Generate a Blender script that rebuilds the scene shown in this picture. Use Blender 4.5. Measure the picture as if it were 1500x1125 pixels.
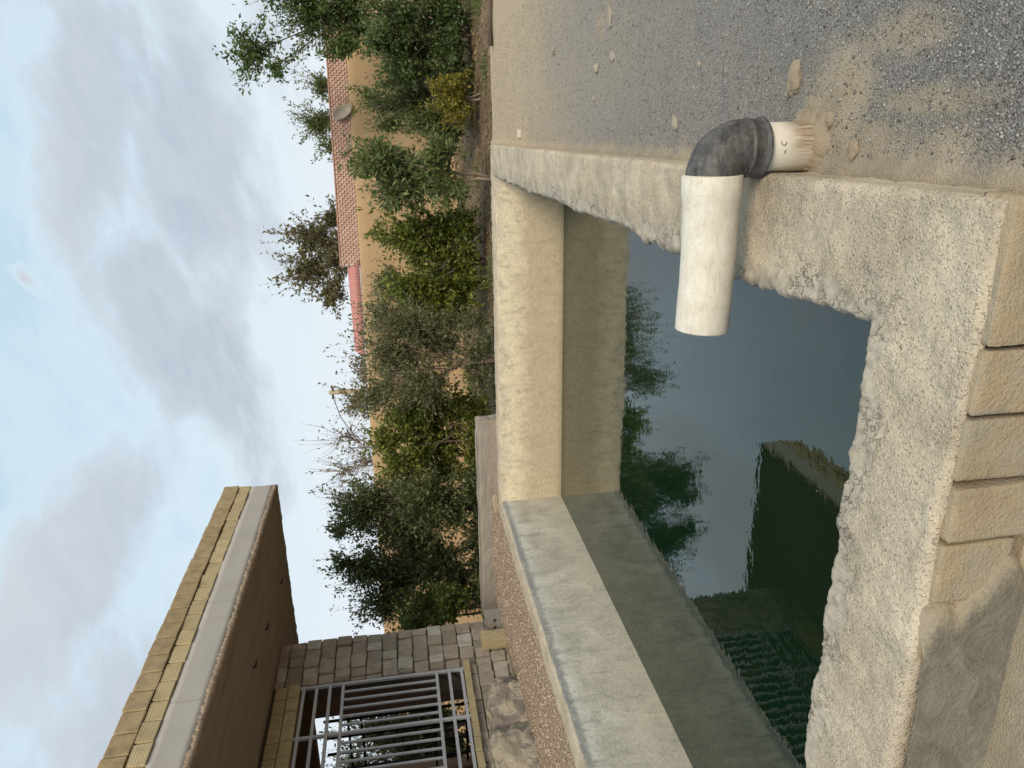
import bpy, bmesh, math, random
import numpy as np
from mathutils import Vector, Matrix
for o in list(bpy.data.objects): bpy.data.objects.remove(o)
SC = bpy.context.scene
COL = SC.collection
RNG = np.random.default_rng(7)
random.seed(7)
# ------------------------------------------------------------------ camera (phone held sideways: the picture is rolled 90 degrees)
cam = bpy.data.cameras.new('camera'); co = bpy.data.objects.new('camera', cam); COL.objects.link(co)
fw = Vector((-.3290, .9324, -.1500)).normalized()
rt = Vector((-.01344, -.16344, -.98646)); rt = (rt - fw*rt.dot(fw)).normalized()
up = (-fw).cross(rt)
m = Matrix((rt, up, -fw)).transposed().to_4x4(); m.translation = (0, 0, 1.15)
co.matrix_world = m
cam.sensor_fit = 'HORIZONTAL'; cam.sensor_width = 36; cam.lens = 36*1060.7/1500
cam.clip_start = .02; cam.clip_end = 3000
SC.camera = co
# ------------------------------------------------------------------ sun, exposure
SUN_DIR = Vector((.46, -.72, .66)).normalized()
sl = bpy.data.lights.new('sun', 'SUN'); so = bpy.data.objects.new('sun', sl); COL.objects.link(so)
so.rotation_euler = SUN_DIR.to_track_quat('Z', 'Y').to_euler()
sl.energy = 2.2; sl.angle = math.radians(24); sl.color = (1, .88, .72)
SC.view_settings.view_transform = 'Standard'; SC.view_settings.look = 'None'
SC.view_settings.exposure = 0.5; SC.view_settings.gamma = 1
SC.render.engine = 'CYCLES'
# ------------------------------------------------------------------ node helper
class NT:
    def __init__(s, tree): s.t = tree; s.n = tree.nodes; s.l = tree.links
    def new(s, typ, **kw):
        n = s.n.new(typ)
        for k, v in kw.items(): setattr(n, k, v)
        return n
    def put(s, sock, v):
        if hasattr(v, 'is_output') or isinstance(v, bpy.types.NodeSocket): s.l.new(v, sock)
        elif isinstance(v, (tuple, list)) and len(v) == 3 and sock.type == 'RGBA': sock.default_value = (*v, 1)
        else: sock.default_value = v
    def pos(s): return s.new('ShaderNodeNewGeometry').outputs['Position']
    def obj(s): return s.new('ShaderNodeTexCoord').outputs['Object']
    def rnd(s): return s.new('ShaderNodeObjectInfo').outputs['Random']
    def attr(s, name): return s.new('ShaderNodeAttribute', attribute_name=name).outputs['Fac']
    def xyz(s, v):
        n = s.new('ShaderNodeSeparateXYZ'); s.put(n.inputs[0], v); return n.outputs
    def comb(s, x, y, z):
        n = s.new('ShaderNodeCombineXYZ'); [s.put(n.inputs[i], q) for i, q in enumerate((x, y, z))]; return n.outputs[0]
    def math(s, op, a, b=0., c=0., clamp=False):
        n = s.new('ShaderNodeMath', operation=op, use_clamp=clamp)
        s.put(n.inputs[0], a); s.put(n.inputs[1], b); s.put(n.inputs[2], c); return n.outputs[0]
    def vmath(s, op, a, b=(0, 0, 0)):
        n = s.new('ShaderNodeVectorMath', operation=op); s.put(n.inputs[0], a); s.put(n.inputs[1], b); return n.outputs[0]
    def noise(s, vec, scale, detail=4, rough=.55, dist=0., out='Fac'):
        n = s.new('ShaderNodeTexNoise'); s.put(n.inputs['Vector'], vec); n.inputs['Scale'].default_value = scale
        n.inputs['Detail'].default_value = detail; n.inputs['Roughness'].default_value = rough; n.inputs['Distortion'].default_value = dist
        return n.outputs[out]
    def voro(s, vec, scale, feature='F1', out='Distance'):
        n = s.new('ShaderNodeTexVoronoi', feature=feature); s.put(n.inputs['Vector'], vec); n.inputs['Scale'].default_value = scale
        return n.outputs[out]
    def map(s, v, a, b, c=0., d=1., smooth=False):
        n = s.new('ShaderNodeMapRange', interpolation_type='SMOOTHSTEP' if smooth else 'LINEAR', clamp=True)
        for i, q in enumerate((v, a, b, c, d)): s.put(n.inputs[i], q)
        return n.outputs[0]
    def ramp(s, f, stops, interp='LINEAR'):
        n = s.new('ShaderNodeValToRGB'); s.put(n.inputs[0], f); r = n.color_ramp; r.interpolation = interp
        while len(r.elements) < len(stops): r.elements.new(.5)
        for e, (p, c) in zip(r.elements, stops): e.position = p; e.color = (*c, 1)
        return n.outputs[0]
    def mix(s, f, a, b, blend='MIX'):
        n = s.new('ShaderNodeMix', data_type='RGBA', blend_type=blend)
        s.put(n.inputs[0], f); s.put(n.inputs[6], a); s.put(n.inputs[7], b); return n.outputs[2]
    def bump(s, h, strength=.5, dist=.01, normal=None):
        n = s.new('ShaderNodeBump'); s.put(n.inputs['Height'], h); n.inputs['Strength'].default_value = strength
        n.inputs['Distance'].default_value = dist
        if normal is not None: s.put(n.inputs['Normal'], normal)
        return n.outputs[0]
MATS = {}
def mat(name, fn, rough=.9, spec=.3):
    m = bpy.data.materials.new(name); m.use_nodes = True; t = NT(m.node_tree)
    b = m.node_tree.nodes['Principled BSDF']; b.inputs['Roughness'].default_value = rough
    b.inputs['Specular IOR Level'].default_value = spec
    r = fn(t, b)
    if r is not None:
        c, n = r
        t.put(b.inputs['Base Color'], c)
        if n is not None: t.put(b.inputs['Normal'], n)
    MATS[name] = m; return m
# ------------------------------------------------------------------ sky
W = bpy.data.worlds.new('World'); SC.world = W; W.use_nodes = True
t = NT(W.node_tree); t.n.clear()
d = t.new('ShaderNodeTexCoord').outputs['Generated']
dx, dy, dz = t.xyz(d)
az = t.math('ARCTAN2', dx, dy); el = t.math('ARCSINE', dz)
sky = t.new('ShaderNodeTexSky', sky_type='NISHITA', sun_disc=False)
sky.sun_elevation = math.asin(SUN_DIR.z); sky.sun_rotation = math.atan2(SUN_DIR.x, SUN_DIR.y); sky.dust_density = 2.0; sky.air_density = 1.0
p2 = t.comb(az, el, 0.)
wob = t.noise(t.vmath('MULTIPLY', d, (1, 1, 1.6)), 7., 5, .6, out='Color')
p2 = t.vmath('ADD', p2, t.vmath('MULTIPLY', t.vmath('SUBTRACT', wob, (.5, .5, .5)), (.16, .10, 0)))
tot = None
# cloud banks: azimuth, elevation, rotation, half sizes, weight
for a, e, r, sx, sy, w in [(.03,.335,-.25,.22,.075,.9), (-.03,.225,.05,.26,.10,.9), (-.25,.275,.55,.20,.085,1.0), (-.34,.21,.2,.16,.06,.6),
                           (-.56,.42,-.55,.30,.10,.9), (-.75,.36,-.5,.25,.10,.7), (-.165,.42,.3,.03,.018,.8), (.15,.12,0,.2,.05,.4), (.35,.33,-.2,.3,.1,.8), (-1.1,.25,.1,.35,.1,.8), (.7,.25,.1,.3,.1,.8), (1.4,.4,.1,.4,.13,.8), (2.3,.3,-.2,.4,.12,.8), (-1.9,.4,.2,.4,.13,.8), (-2.7,.3,.2,.4,.12,.8),
                           (-.1,.75,.2,.5,.13,.8), (1.0,.9,.2,.6,.15,.8), (-1.4,.85,.2,.6,.15,.8), (2.6,.9,.1,.6,.15,.8)]:
    mp = t.new('ShaderNodeMapping', vector_type='TEXTURE'); t.put(mp.inputs['Vector'], p2)
    mp.inputs['Location'].default_value = (a, e, 0); mp.inputs['Rotation'].default_value = (0, 0, r); mp.inputs['Scale'].default_value = (sx, sy, 1)
    g = t.new('ShaderNodeTexGradient', gradient_type='SPHERICAL'); t.put(g.inputs[0], mp.outputs[0])
    v = t.math('MULTIPLY', t.math('POWER', g.outputs['Fac'], .7), w)
    tot = v if tot is None else t.math('MAXIMUM', tot, v)
st = t.new('ShaderNodeMapping', vector_type='TEXTURE'); t.put(st.inputs['Vector'], t.comb(az, el, 0.)); st.inputs['Rotation'].default_value = (0, 0, .27); st.inputs['Scale'].default_value = (1, .36, 1)
fb = t.noise(st.outputs[0], 4.2, 7, .56, .5)
fine = t.noise(st.outputs[0], 11., 8, .6, .7)
cm = t.math('ADD', tot, t.math('MULTIPLY', t.math('SUBTRACT', fb, .5), 1.15))
cm = t.math('ADD', cm, t.math('MULTIPLY', t.math('SUBTRACT', fine, .5), .6))
dens = t.map(cm, .10, .66, 0, 1, True)
white = t.map(cm, -.35, .22, 0, 1, True)
hz = t.map(el, .0, .38, 1, 0, True)
skyc = t.vmath('MULTIPLY', sky.outputs[0], (.10, .10, .10))
veil = t.mix(.80, skyc, (.56, .74, .845))
veil = t.mix(t.math('MULTIPLY', white, .34), veil, (.76, .84, .885))
veil = t.mix(t.math('MULTIPLY', hz, .8), veil, (.76, .79, .835))
gray = t.mix(t.map(fine, .35, .65), (.40, .455, .535), (.49, .535, .60))
gray = t.mix(t.map(el, .28, .5, 0, .7), gray, (.62, .615, .65))
cl = t.mix(t.math('MULTIPLY', dens, .80), veil, gray)
bg = t.new('ShaderNodeBackground'); t.put(bg.inputs[0], cl); bg.inputs[1].default_value = .80
t.l.new(bg.outputs[0], t.new('ShaderNodeOutputWorld').inputs[0])
# ------------------------------------------------------------------ geometry helpers
def hash3(ix, iy, iz):
    h = (ix*374761393 + iy*668265263 + iz*2147483647) & 0xffffffff
    h = ((h ^ (h >> 13))*1274126177) & 0xffffffff
    return ((h ^ (h >> 16)) & 0xffff)/65535.0
def vnoise(x, y, z=0.):
    x, y, z = np.broadcast_arrays(np.asarray(x, float), np.asarray(y, float), np.asarray(z, float))
    ix, iy, iz = np.floor(x).astype(np.int64), np.floor(y).astype(np.int64), np.floor(z).astype(np.int64)
    fx, fy, fz = x-ix, y-iy, z-iz
    fx, fy, fz = [q*q*(3-2*q) for q in (fx, fy, fz)]
    r = 0
    for a in (0, 1):
        for b in (0, 1):
            for c in (0, 1):
                r = r + hash3(ix+a, iy+b, iz+c)*np.abs(1-a-fx)*np.abs(1-b-fy)*np.abs(1-c-fz)
    return r*2-1
def fbm(x, y, z=0., oct=4):
    r = 0; a = .5
    for i in range(oct):
        r = r + a*vnoise(np.asarray(x)*2**i+i*17.3, np.asarray(y)*2**i+i*9.1, np.asarray(z)*2**i+i*5.7); a *= .5
    return r
def tag(o, label=None, cat=None, group=None, kind=None):
    for k, v in (('label', label), ('category', cat), ('group', group), ('kind', kind)):
        if v: o[k] = v
    return o
def link(o, parent=None, loc=None):
    COL.objects.link(o)
    if parent is not None: o.parent = parent
    if loc is not None: o.location = loc
    return o
def wpos(o):
    v = Vector(o.location)
    while o.parent: o = o.parent; v += o.location
    return v
def empty(name, loc, label, cat, group=None):
    o = bpy.data.objects.new(name, None); o.empty_display_size = .2
    link(o, None, loc); return tag(o, label, cat, group)
def mesh(name, V, Fc, material, parent=None, smooth=False, attrs=None):
    """verts in world coordinates; origin goes to the mesh centre base"""
    V = np.asarray(V, float); me = bpy.data.meshes.new(name)
    base = np.array([(V[:, 0].min()+V[:, 0].max())/2, (V[:, 1].min()+V[:, 1].max())/2, V[:, 2].min()])
    Vl = V-base
    if isinstance(Fc, np.ndarray):
        n, k = Fc.shape
        me.vertices.add(len(V)); me.vertices.foreach_set('co', Vl.astype(np.float32).ravel())
        me.loops.add(n*k); me.loops.foreach_set('vertex_index', Fc.astype(np.int32).ravel())
        me.polygons.add(n); me.polygons.foreach_set('loop_start', np.arange(0, n*k, k, dtype=np.int32))
        me.polygons.foreach_set('loop_total', np.full(n, k, np.int32)); me.update(calc_edges=True)
    else:
        me.from_pydata([tuple(v) for v in Vl], [], [tuple(f) for f in Fc])
    if attrs:
        for k, a in attrs.items():
            at = me.attributes.new(k, 'FLOAT', 'POINT'); at.data.foreach_set('value', np.asarray(a, np.float32))
    if smooth: me.polygons.foreach_set('use_smooth', [True]*len(me.polygons))
    me.materials.append(MATS[material] if isinstance(material, str) else material)
    o = bpy.data.objects.new(name, me)
    pw = wpos(parent) if parent is not None else Vector((0, 0, 0))
    return link(o, parent, Vector(base)-pw)
def grid_faces(nu, nv, off=0, flip=False):
    i = np.arange(nu-1)[:, None]*nv+np.arange(nv-1)[None, :]+off
    f = np.stack([i, i+nv, i+nv+1, i+1], -1).reshape(-1, 4)
    return f[:, ::-1].copy() if flip else f
def box_vf(x0, x1, y0, y1, z0, z1):
    V = [(x, y, z) for z in (z0, z1) for (x, y) in ((x0, y0), (x1, y0), (x1, y1), (x0, y1))]
    return V, [(3, 2, 1, 0), (4, 5, 6, 7), (0, 1, 5, 4), (1, 2, 6, 5), (2, 3, 7, 6), (3, 0, 4, 7)]
def bevel_box_mesh(name, material, jit=.03, bev=.06, seed=0, sub=0):
    """unit box (-.5...5) chamfered and made uneven, to be scaled per object"""
    r = random.Random(seed); bm = bmesh.new(); bmesh.ops.create_cube(bm, size=1)
    for v in bm.verts: v.co += Vector((r.uniform(-jit, jit), r.uniform(-jit, jit), r.uniform(-jit, jit)))
    bmesh.ops.bevel(bm, geom=list(bm.edges), offset=bev, segments=1, affect='EDGES', profile=.6)
    for v in bm.verts: v.co += Vector((r.uniform(-jit, jit), r.uniform(-jit, jit), r.uniform(-jit, jit)))*.5
    me = bpy.data.meshes.new(name); bm.to_mesh(me); bm.free(); me.materials.append(MATS[material]); return me
def box_obj(name, c, size, material, parent=None, bev=.004, rot=None):
    bm = bmesh.new(); bmesh.ops.create_cube(bm, size=1)
    for v in bm.verts: v.co = Vector((v.co.x*size[0], v.co.y*size[1], v.co.z*size[2]))
    if bev: bmesh.ops.bevel(bm, geom=list(bm.edges), offset=bev, segments=1, affect='EDGES')
    me = bpy.data.meshes.new(name); bm.to_mesh(me); bm.free(); me.materials.append(MATS[material])
    o = bpy.data.objects.new(name, me)
    pw = wpos(parent) if parent is not None else Vector((0, 0, 0))
    link(o, parent, Vector(c)-pw)
    if rot: o.rotation_euler = rot
    return o
def tube_vf(pts, rad, n=8, off=0, cap=True):
    P = [Vector(p) for p in pts]; V = []; Fc = []
    prev = None
    for i, p in enumerate(P):
        tdir = ((P[min(i+1, len(P)-1)]-P[max(i-1, 0)])).normalized()
        if prev is None:
            a = Vector((0, 0, 1)) if abs(tdir.z) < .9 else Vector((1, 0, 0)); nrm = tdir.cross(a).normalized()
        else: nrm = (prev-tdir*prev.dot(tdir)).normalized()
        prev = nrm; b = tdir.cross(nrm)
        for k in range(n):
            an = 2*math.pi*k/n; V.append(p+(nrm*math.cos(an)+b*math.sin(an))*rad[i])
    for i in range(len(P)-1):
        for k in range(n):
            k2 = (k+1) % n; Fc.append((off+i*n+k, off+i*n+k2, off+(i+1)*n+k2, off+(i+1)*n+k))
    if cap:
        Fc.append(tuple(off+k for k in reversed(range(n)))); Fc.append(tuple(off+(len(P)-1)*n+k for k in range(n)))
    return [tuple(v) for v in V], Fc
# ------------------------------------------------------------------ materials
def m_rim(t, b):   # coarse sandy cement on the tank's rim, grey trowelled cement along the water side
    p = t.pos(); q = t.attr('rim_t'); x, y, z = t.xyz(p)
    big = t.noise(p, 3.2, 5, .6); fine = t.noise(p, 210, 3, .75); mid = t.noise(p, 24, 5, .65)
    c = t.mix(t.map(big, .3, .7), (.56, .482, .366), (.44, .365, .265))
    c = t.mix(t.map(mid, .45, .78, 0, .5), c, (.44, .36, .255)); c = t.mix(t.map(t.noise(p, 2.1, 4, .6), .58, .72, 0, .55), c, (.42, .315, .20))
    sp = t.voro(p, 120); c = t.mix(t.map(sp, .0, .35, .8, 0), c, (.74, .67, .54))
    sp2 = t.noise(p, 145, 3, .7); c = t.mix(t.map(sp2, .54, .64, 0, .8), c, (.16, .135, .10))
    c = t.mix(t.map(t.noise(p, 60, 4, .75), .60, .72, 0, .5), c, (.24, .20, .15)); c = t.mix(t.map(t.noise(p, 8, 5, .7), .56, .72, 0, .45), c, (.34, .285, .21))
    ed = t.math('ADD', q, t.math('MULTIPLY', t.math('SUBTRACT', t.noise(p, 9, 4, .6), .5), .75))
    ce = t.mix(t.map(mid, .3, .7), (.43, .385, .31), (.285, .25, .20))
    g = t.map(ed, .30, .12, 0, .9, True)
    patch = t.map(t.noise(p, 5.2, 4, .6, .8), .61, .64, 0, .85)
    g = t.math('MAXIMUM', g, t.math('MULTIPLY', patch, .7))
    c = t.mix(g, c, ce)
    crk = t.voro(t.vmath('ADD', p, t.vmath('MULTIPLY', t.noise(p, 20, 3, .6, out='Color'), (.16, .16, .16))), 19, 'DISTANCE_TO_EDGE')
    ckm = t.math('MULTIPLY', t.map(crk, 0, .05, 1, 0), t.math('MULTIPLY', t.map(ed, .42, .2), t.map(t.noise(p, 6, 3), .45, .6)))
    c = t.mix(t.math('MULTIPLY', ckm, .45), c, (.13, .115, .09))
    h = t.math('ADD', t.math('MULTIPLY', mid, .5), t.math('ADD', t.math('MULTIPLY', fine, .55), t.math('MULTIPLY', t.map(sp, 0, .5, 1, 0), .35)))
    worn = t.map(t.noise(p, 3.4, 4, .6), .40, .60, .3, 1)
    hh = t.math('MULTIPLY', t.math('MULTIPLY', h, worn), t.map(g, 0, 1, 1, .35))
    return c, t.bump(t.math('SUBTRACT', hh, t.math('MULTIPLY', ckm, .6)), 1.0, .014)
mat('rim_cement', m_rim, .95, .15)
def m_far(t, b):    # warm plaster with a lime tide mark
    p = t.pos(); x, y, z = t.xyz(p); s = t.vmath('MULTIPLY', p, (1, 1, .45))
    n1 = t.noise(p, 4.5, 6, .65, .6); n2 = t.noise(s, 14, 5, .7); n3 = t.noise(p, 60, 4, .7)
    zz = t.math('ADD', z, t.math('MULTIPLY', t.math('SUBTRACT', n1, .5), .5))
    c = t.ramp(t.map(zz, -.95, .08), [(0, (.43, .355, .235)), (.25, (.48, .40, .27)), (.52, (.50, .42, .29)), (.55, (.52, .435, .30)), (.66, (.65, .56, .395)), (.80, (.74, .65, .46)), (.90, (.60, .54, .42)), (1, (.43, .395, .335))])
    c = t.mix(t.map(n2, .5, .68, 0, .65), c, (.36, .30, .20)); n4 = t.noise(t.vmath('MULTIPLY', p, (1, 1, 1.8)), 22, 6, .72); c = t.mix(t.map(n4, .52, .66, 0, .5), c, (.32, .26, .175)); c = t.mix(t.map(n4, .45, .34, 0, .45), c, (.68, .60, .46)); c = t.mix(t.map(t.math('ADD', z, t.math('MULTIPLY', t.math('SUBTRACT', n2, .5), .08)), -.74, -.80, 0, .5), c, (.20, .19, .11))
    c = t.mix(t.map(n3, .58, .72, 0, .35), c, (.22, .19, .14))
    st = t.noise(t.vmath('MULTIPLY', p, (9, 9, .8)), 1, 4, .6); c = t.mix(t.map(st, .55, .8, 0, .4), c, (.38, .33, .25))
    ck = t.voro(t.vmath('ADD', p, t.vmath('MULTIPLY', t.noise(p, 6, 3, out='Color'), (.35, .35, .35))), 1.7, 'DISTANCE_TO_EDGE')
    c = t.mix(t.map(ck, .0, .006, .55, 0), c, (.22, .18, .12))
    return c, t.bump(t.math('ADD', n2, t.math('MULTIPLY', n3, .4)), .5, .012)
mat('warm_plaster', m_far, .9, .2)
def m_left(t, b):   # grey cement plaster, dark lichen band under the rim, pale lime below
    p = t.pos(); x, y, z = t.xyz(p)
    n1 = t.noise(p, 2.6, 6, .62, .5); n2 = t.noise(t.vmath('MULTIPLY', p, (1, 1.4, .6)), 9, 5, .68); n3 = t.noise(p, 70, 4, .7)
    zz = t.math('ADD', z, t.math('MULTIPLY', t.math('SUBTRACT', n2, .5), .10))
    c = t.ramp(n1, [(.30, (.34, .312, .245)), (.44, (.45, .415, .335)), (.56, (.53, .49, .40)), (.70, (.64, .60, .50))])
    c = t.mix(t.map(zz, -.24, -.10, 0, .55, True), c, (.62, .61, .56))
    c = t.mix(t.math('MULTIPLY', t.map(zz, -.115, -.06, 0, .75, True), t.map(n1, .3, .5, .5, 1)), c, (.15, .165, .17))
    c = t.mix(t.map(zz, -.03, .0, 0, .8, True), c, (.50, .43, .31))
    c = t.mix(t.map(n2, .52, .66, 0, .7), c, (.33, .315, .26)); n4 = t.noise(t.vmath('MULTIPLY', p, (1, 1, 2.2)), 24, 6, .72); c = t.mix(t.map(n4, .52, .66, 0, .55), c, (.27, .255, .21)); c = t.mix(t.map(n4, .46, .34, 0, .5), c, (.70, .67, .59))
    vs = t.noise(t.vmath('MULTIPLY', p, (1, 7, .9)), 1.3, 5, .65); c = t.mix(t.math('MULTIPLY', t.map(vs, .52, .68, 0, .55), t.map(zz, -.6, -.1)), c, (.245, .245, .225))
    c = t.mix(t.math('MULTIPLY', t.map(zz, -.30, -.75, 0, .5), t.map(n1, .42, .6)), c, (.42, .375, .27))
    c = t.mix(t.map(n3, .60, .74, 0, .35), c, (.24, .235, .20))
    ck = t.voro(t.vmath('ADD', p, t.vmath('MULTIPLY', t.noise(p, 3, 4, out='Color'), (.6, .6, .6))), 1.1, 'DISTANCE_TO_EDGE')
    c = t.mix(t.map(ck, .0, .008, .4, 0), c, (.20, .21, .19))
    return c, t.bump(t.math('ADD', n2, t.math('MULTIPLY', n3, .35)), .45, .015)
mat('grey_plaster', m_left, .9, .2)
def m_block(t, b):  # buff clay block
    p = t.pos(); r = t.rnd()
    n = t.noise(p, 9, 5, .6); f = t.noise(p, 110, 3, .7)
    c = t.mix(t.map(n, .3, .7), (.37, .30, .20), (.29, .235, .16)); c = t.mix(t.math('MULTIPLY', r, .5), c, (.40, .31, .195))
    c = t.mix(t.map(f, .62, .7, 0, .7), c, (.19, .14, .085))
    c = t.mix(t.map(t.noise(p, 7, 5, .7), .48, .62, 0, .7), c, (.33, .29, .225)); c = t.mix(t.map(t.noise(p, 28, 5, .7), .58, .7, 0, .5), c, (.23, .185, .13))
    return c, t.bump(t.math('ADD', t.math('MULTIPLY', n, 1.2), t.math('MULTIPLY', f, .9)), .8, .010)
mat('clay_block', m_block, .92, .2)
name_edge = True
def m_smear(t, b):
    p = t.pos(); n = t.noise(p, 7, 6, .65, 1.2); f = t.noise(p, 80, 4, .7)
    c = t.ramp(n, [(.3, (.135, .122, .095)), (.5, (.195, .178, .14)), (.75, (.27, .24, .185))])
    c = t.mix(t.map(f, .6, .75, 0, .4), c, (.36, .33, .27)); c = t.mix(t.map(t.math('ADD', t.attr('edge'), t.math('MULTIPLY', t.math('SUBTRACT', f, .5), .8)), .25, .6, .85, 0), c, (.34, .28, .195)) if name_edge else c
    return c, t.bump(t.math('ADD', n, t.math('MULTIPLY', f, .35)), .9, .02)
mat('smear_mortar', m_smear, .93, .2)
name_edge = False
mat('grey_mortar', m_smear, .93, .2)
def m_yard(t, b):   # grey grit with buff silt patches
    p = t.pos(); x, y, z = t.xyz(p)
    n1 = t.noise(p, 1.25, 6, .62, .4); n2 = t.noise(p, 5.5, 5, .62, .3); g = t.noise(p, 130, 3, .75); vo = t.voro(p, 170)
    gc = t.voro(p, 170, out='Color'); gr = t.xyz(gc)[0]
    near = t.map(y, 5.5, 1.6)
    base = t.mix(near, (.275, .252, .222), (.150, .143, .134))
    base = t.mix(t.map(t.noise(p, 3.1, 6, .7, .6), .45, .66, 0, .35), base, (.28, .255, .215))
    c = t.mix(t.map(gr, .1, 1, 0, .55), base, t.mix(near, (.40, .365, .32), (.31, .295, .275)))
    c = t.mix(t.map(gr, .93, .99, 0, .6), c, (.44, .42, .38))
    c = t.mix(t.map(g, .56, .70, 0, .75), c, (.07, .065, .06))
    silt = t.mix(t.map(t.noise(p, 11, 5, .7), .3, .7), (.355, .30, .22), (.255, .21, .152)); silt = t.mix(t.map(y, 4.2, 7.2), silt, t.mix(t.noise(p, 4, 5, .7), (.36, .28, .185), (.47, .375, .26)))
    m = t.map(t.math('ADD', n1, t.math('MULTIPLY', n2, .5)), .84, .98, 0, .9, True)
    far = t.math('ADD', y, t.math('MULTIPLY', t.math('SUBTRACT', n1, .5), 5.))
    fm = t.map(t.math('ADD', far, t.math('MULTIPLY', x, .25)), 3.6, 8.4, 0, .95, True)
    wall = t.map(t.math('ADD', x, t.math('MULTIPLY', t.math('SUBTRACT', n2, .5), .22)), -.02, -.13, 0, .9, True)
    lo = t.map(t.math('ADD', x, t.math('MULTIPLY', t.math('SUBTRACT', n2, .5), .4)), -.3, -.7, 0, 1, True)
    def blob(bx, by, rx, ry, k=.55):
        v = t.vmath('MULTIPLY', t.vmath('SUBTRACT', p, (bx, by, 0)), (1/rx, 1/ry, 0))
        L = t.new('ShaderNodeVectorMath', operation='LENGTH'); t.put(L.inputs[0], v)
        return t.map(t.math('ADD', L.outputs['Value'], t.math('ADD', t.math('MULTIPLY', t.math('SUBTRACT', n2, .5), 1.5), t.math('MULTIPLY', t.math('SUBTRACT', t.noise(p, 40, 4, .7), .5), .9))), 1.45, .45, 0, k, True)
    for q in (blob(.10, 2.07, .13, .16, .95), blob(-.06, 1.97, .10, .26, .85), blob(.22, 1.86, .055, .2, .75), blob(.45, 1.95, .10, .30, .7), blob(.06, 1.72, .04, .22, .8), blob(-.09, 1.62, .09, .14, .8), blob(.38, 4.6, .3, .9, .35), blob(.5, 1.3, .1, .35, .5)):
        m = t.math('MAXIMUM', m, q)
    m = t.math('MAXIMUM', t.math('MAXIMUM', m, fm), t.math('MAXIMUM', wall, lo))
    silt = t.mix(t.map(g, .58, .7, 0, .5), silt, (.2, .165, .115))
    c = t.mix(m, c, silt)
    h = t.math('ADD', t.math('MULTIPLY', t.map(vo, 0, .6, 1, 0), t.map(m, 0, 1, 1, .3)), t.math('MULTIPLY', g, .5))
    h = t.math('ADD', h, t.math('MULTIPLY', n2, 1.5))
    return c, t.bump(h, .8, .007)
mat('yard_grit', m_yard, .95, .15)
def m_strip(t, b):
    p = t.pos(); n = t.noise(p, 3, 6, .6); g = t.noise(p, 60, 4, .75); gr = t.xyz(t.voro(p, 42, out='Color'))[0]
    c = t.mix(n, (.31, .235, .165), (.40, .315, .235)); c = t.mix(t.map(gr, .2, 1, 0, .5), c, (.46, .375, .29))
    c = t.mix(t.map(g, .56, .72, 0, .75), c, (.145, .105, .075))
    return c, t.bump(t.math('ADD', t.map(t.voro(p, 42), 0, .6, 1, 0), g), .8, .02)
mat('brown_gravel', m_strip, .95, .15)
def m_orch(t, b):
    p = t.pos(); n = t.noise(p, .8, 6, .65, .5); f = t.noise(p, 16, 5, .75)
    c = t.ramp(n, [(.3, (.15, .105, .068)), (.55, (.23, .165, .11)), (.75, (.30, .22, .15))])
    c = t.mix(t.map(f, .5, .68, 0, .8), c, (.085, .065, .042)); c = t.mix(t.map(f, .25, .4, .5, 0), c, (.36, .27, .185))
    return c, t.bump(t.math('ADD', n, f), .9, .06)
mat('orchard_soil', m_orch, .97, .1)
def m_peb(lo, hi):
    def fn(t, b):
        a = t.attr('rnd'); p = t.pos()
        c = t.mix(a, lo, hi); return t.mix(t.map(t.noise(p, 90, 3), .4, .7, 0, .5), c, tuple(q*.6 for q in lo)), None
    return fn
mat('pebble_brown', m_peb((.24, .175, .12), (.50, .40, .30)), .9, .2)
mat('pebble_grey', m_peb((.09, .085, .08), (.42, .40, .37)), .9, .2)
def m_stone(t, b):
    p = t.pos(); r = t.rnd(); n = t.noise(p, 30, 5, .65)
    c = t.mix(r, (.33, .285, .22), (.26, .235, .195)); c = t.mix(t.map(n, .45, .7), c, (.26, .215, .155)); return c, t.bump(n, .6, .01)
mat('stone', m_stone, .93, .2)
def m_water(t, b):
    p = t.pos()
    b.inputs['Base Color'].default_value = (.004, .0155, .0070, 1); b.inputs['IOR'].default_value = 1.78; b.inputs['Roughness'].default_value = .012
    b.inputs['Specular IOR Level'].default_value = .5
    w = t.noise(p, 5.5, 3, .5, .4); w2 = t.noise(p, 22, 2, .5, .3)
    return (.004, .0155, .0070), t.bump(t.math('ADD', w, t.math('MULTIPLY', w2, .16)), .055, .02)
mat('pond_water', m_water, .012, .5)
def m_pvc(t, b):
    p = t.pos(); x, y, z = t.xyz(p); n = t.noise(p, 16, 5, .65); s = t.noise(t.vmath('MULTIPLY', p, (6, 60, 60)), 1, 4, .65)
    c = t.mix(t.map(n, .38, .65, 0, .8), (.63, .585, .495), (.53, .475, .375)); c = t.mix(t.map(s, .55, .72, 0, .45), c, (.42, .36, .27)); c = t.mix(t.map(t.noise(p, 60, 5, .75), .54, .68, 0, .5), c, (.36, .31, .235)); c = t.mix(t.map(t.noise(t.vmath('MULTIPLY', p, (10, 220, 220)), 1, 2, .5), .66, .70, 0, .5), c, (.30, .26, .2))
    return c, t.bump(t.math('ADD', n, t.math('MULTIPLY', s, .3)), .18, .006)
mat('white_pvc', m_pvc, .55, .4)
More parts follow.
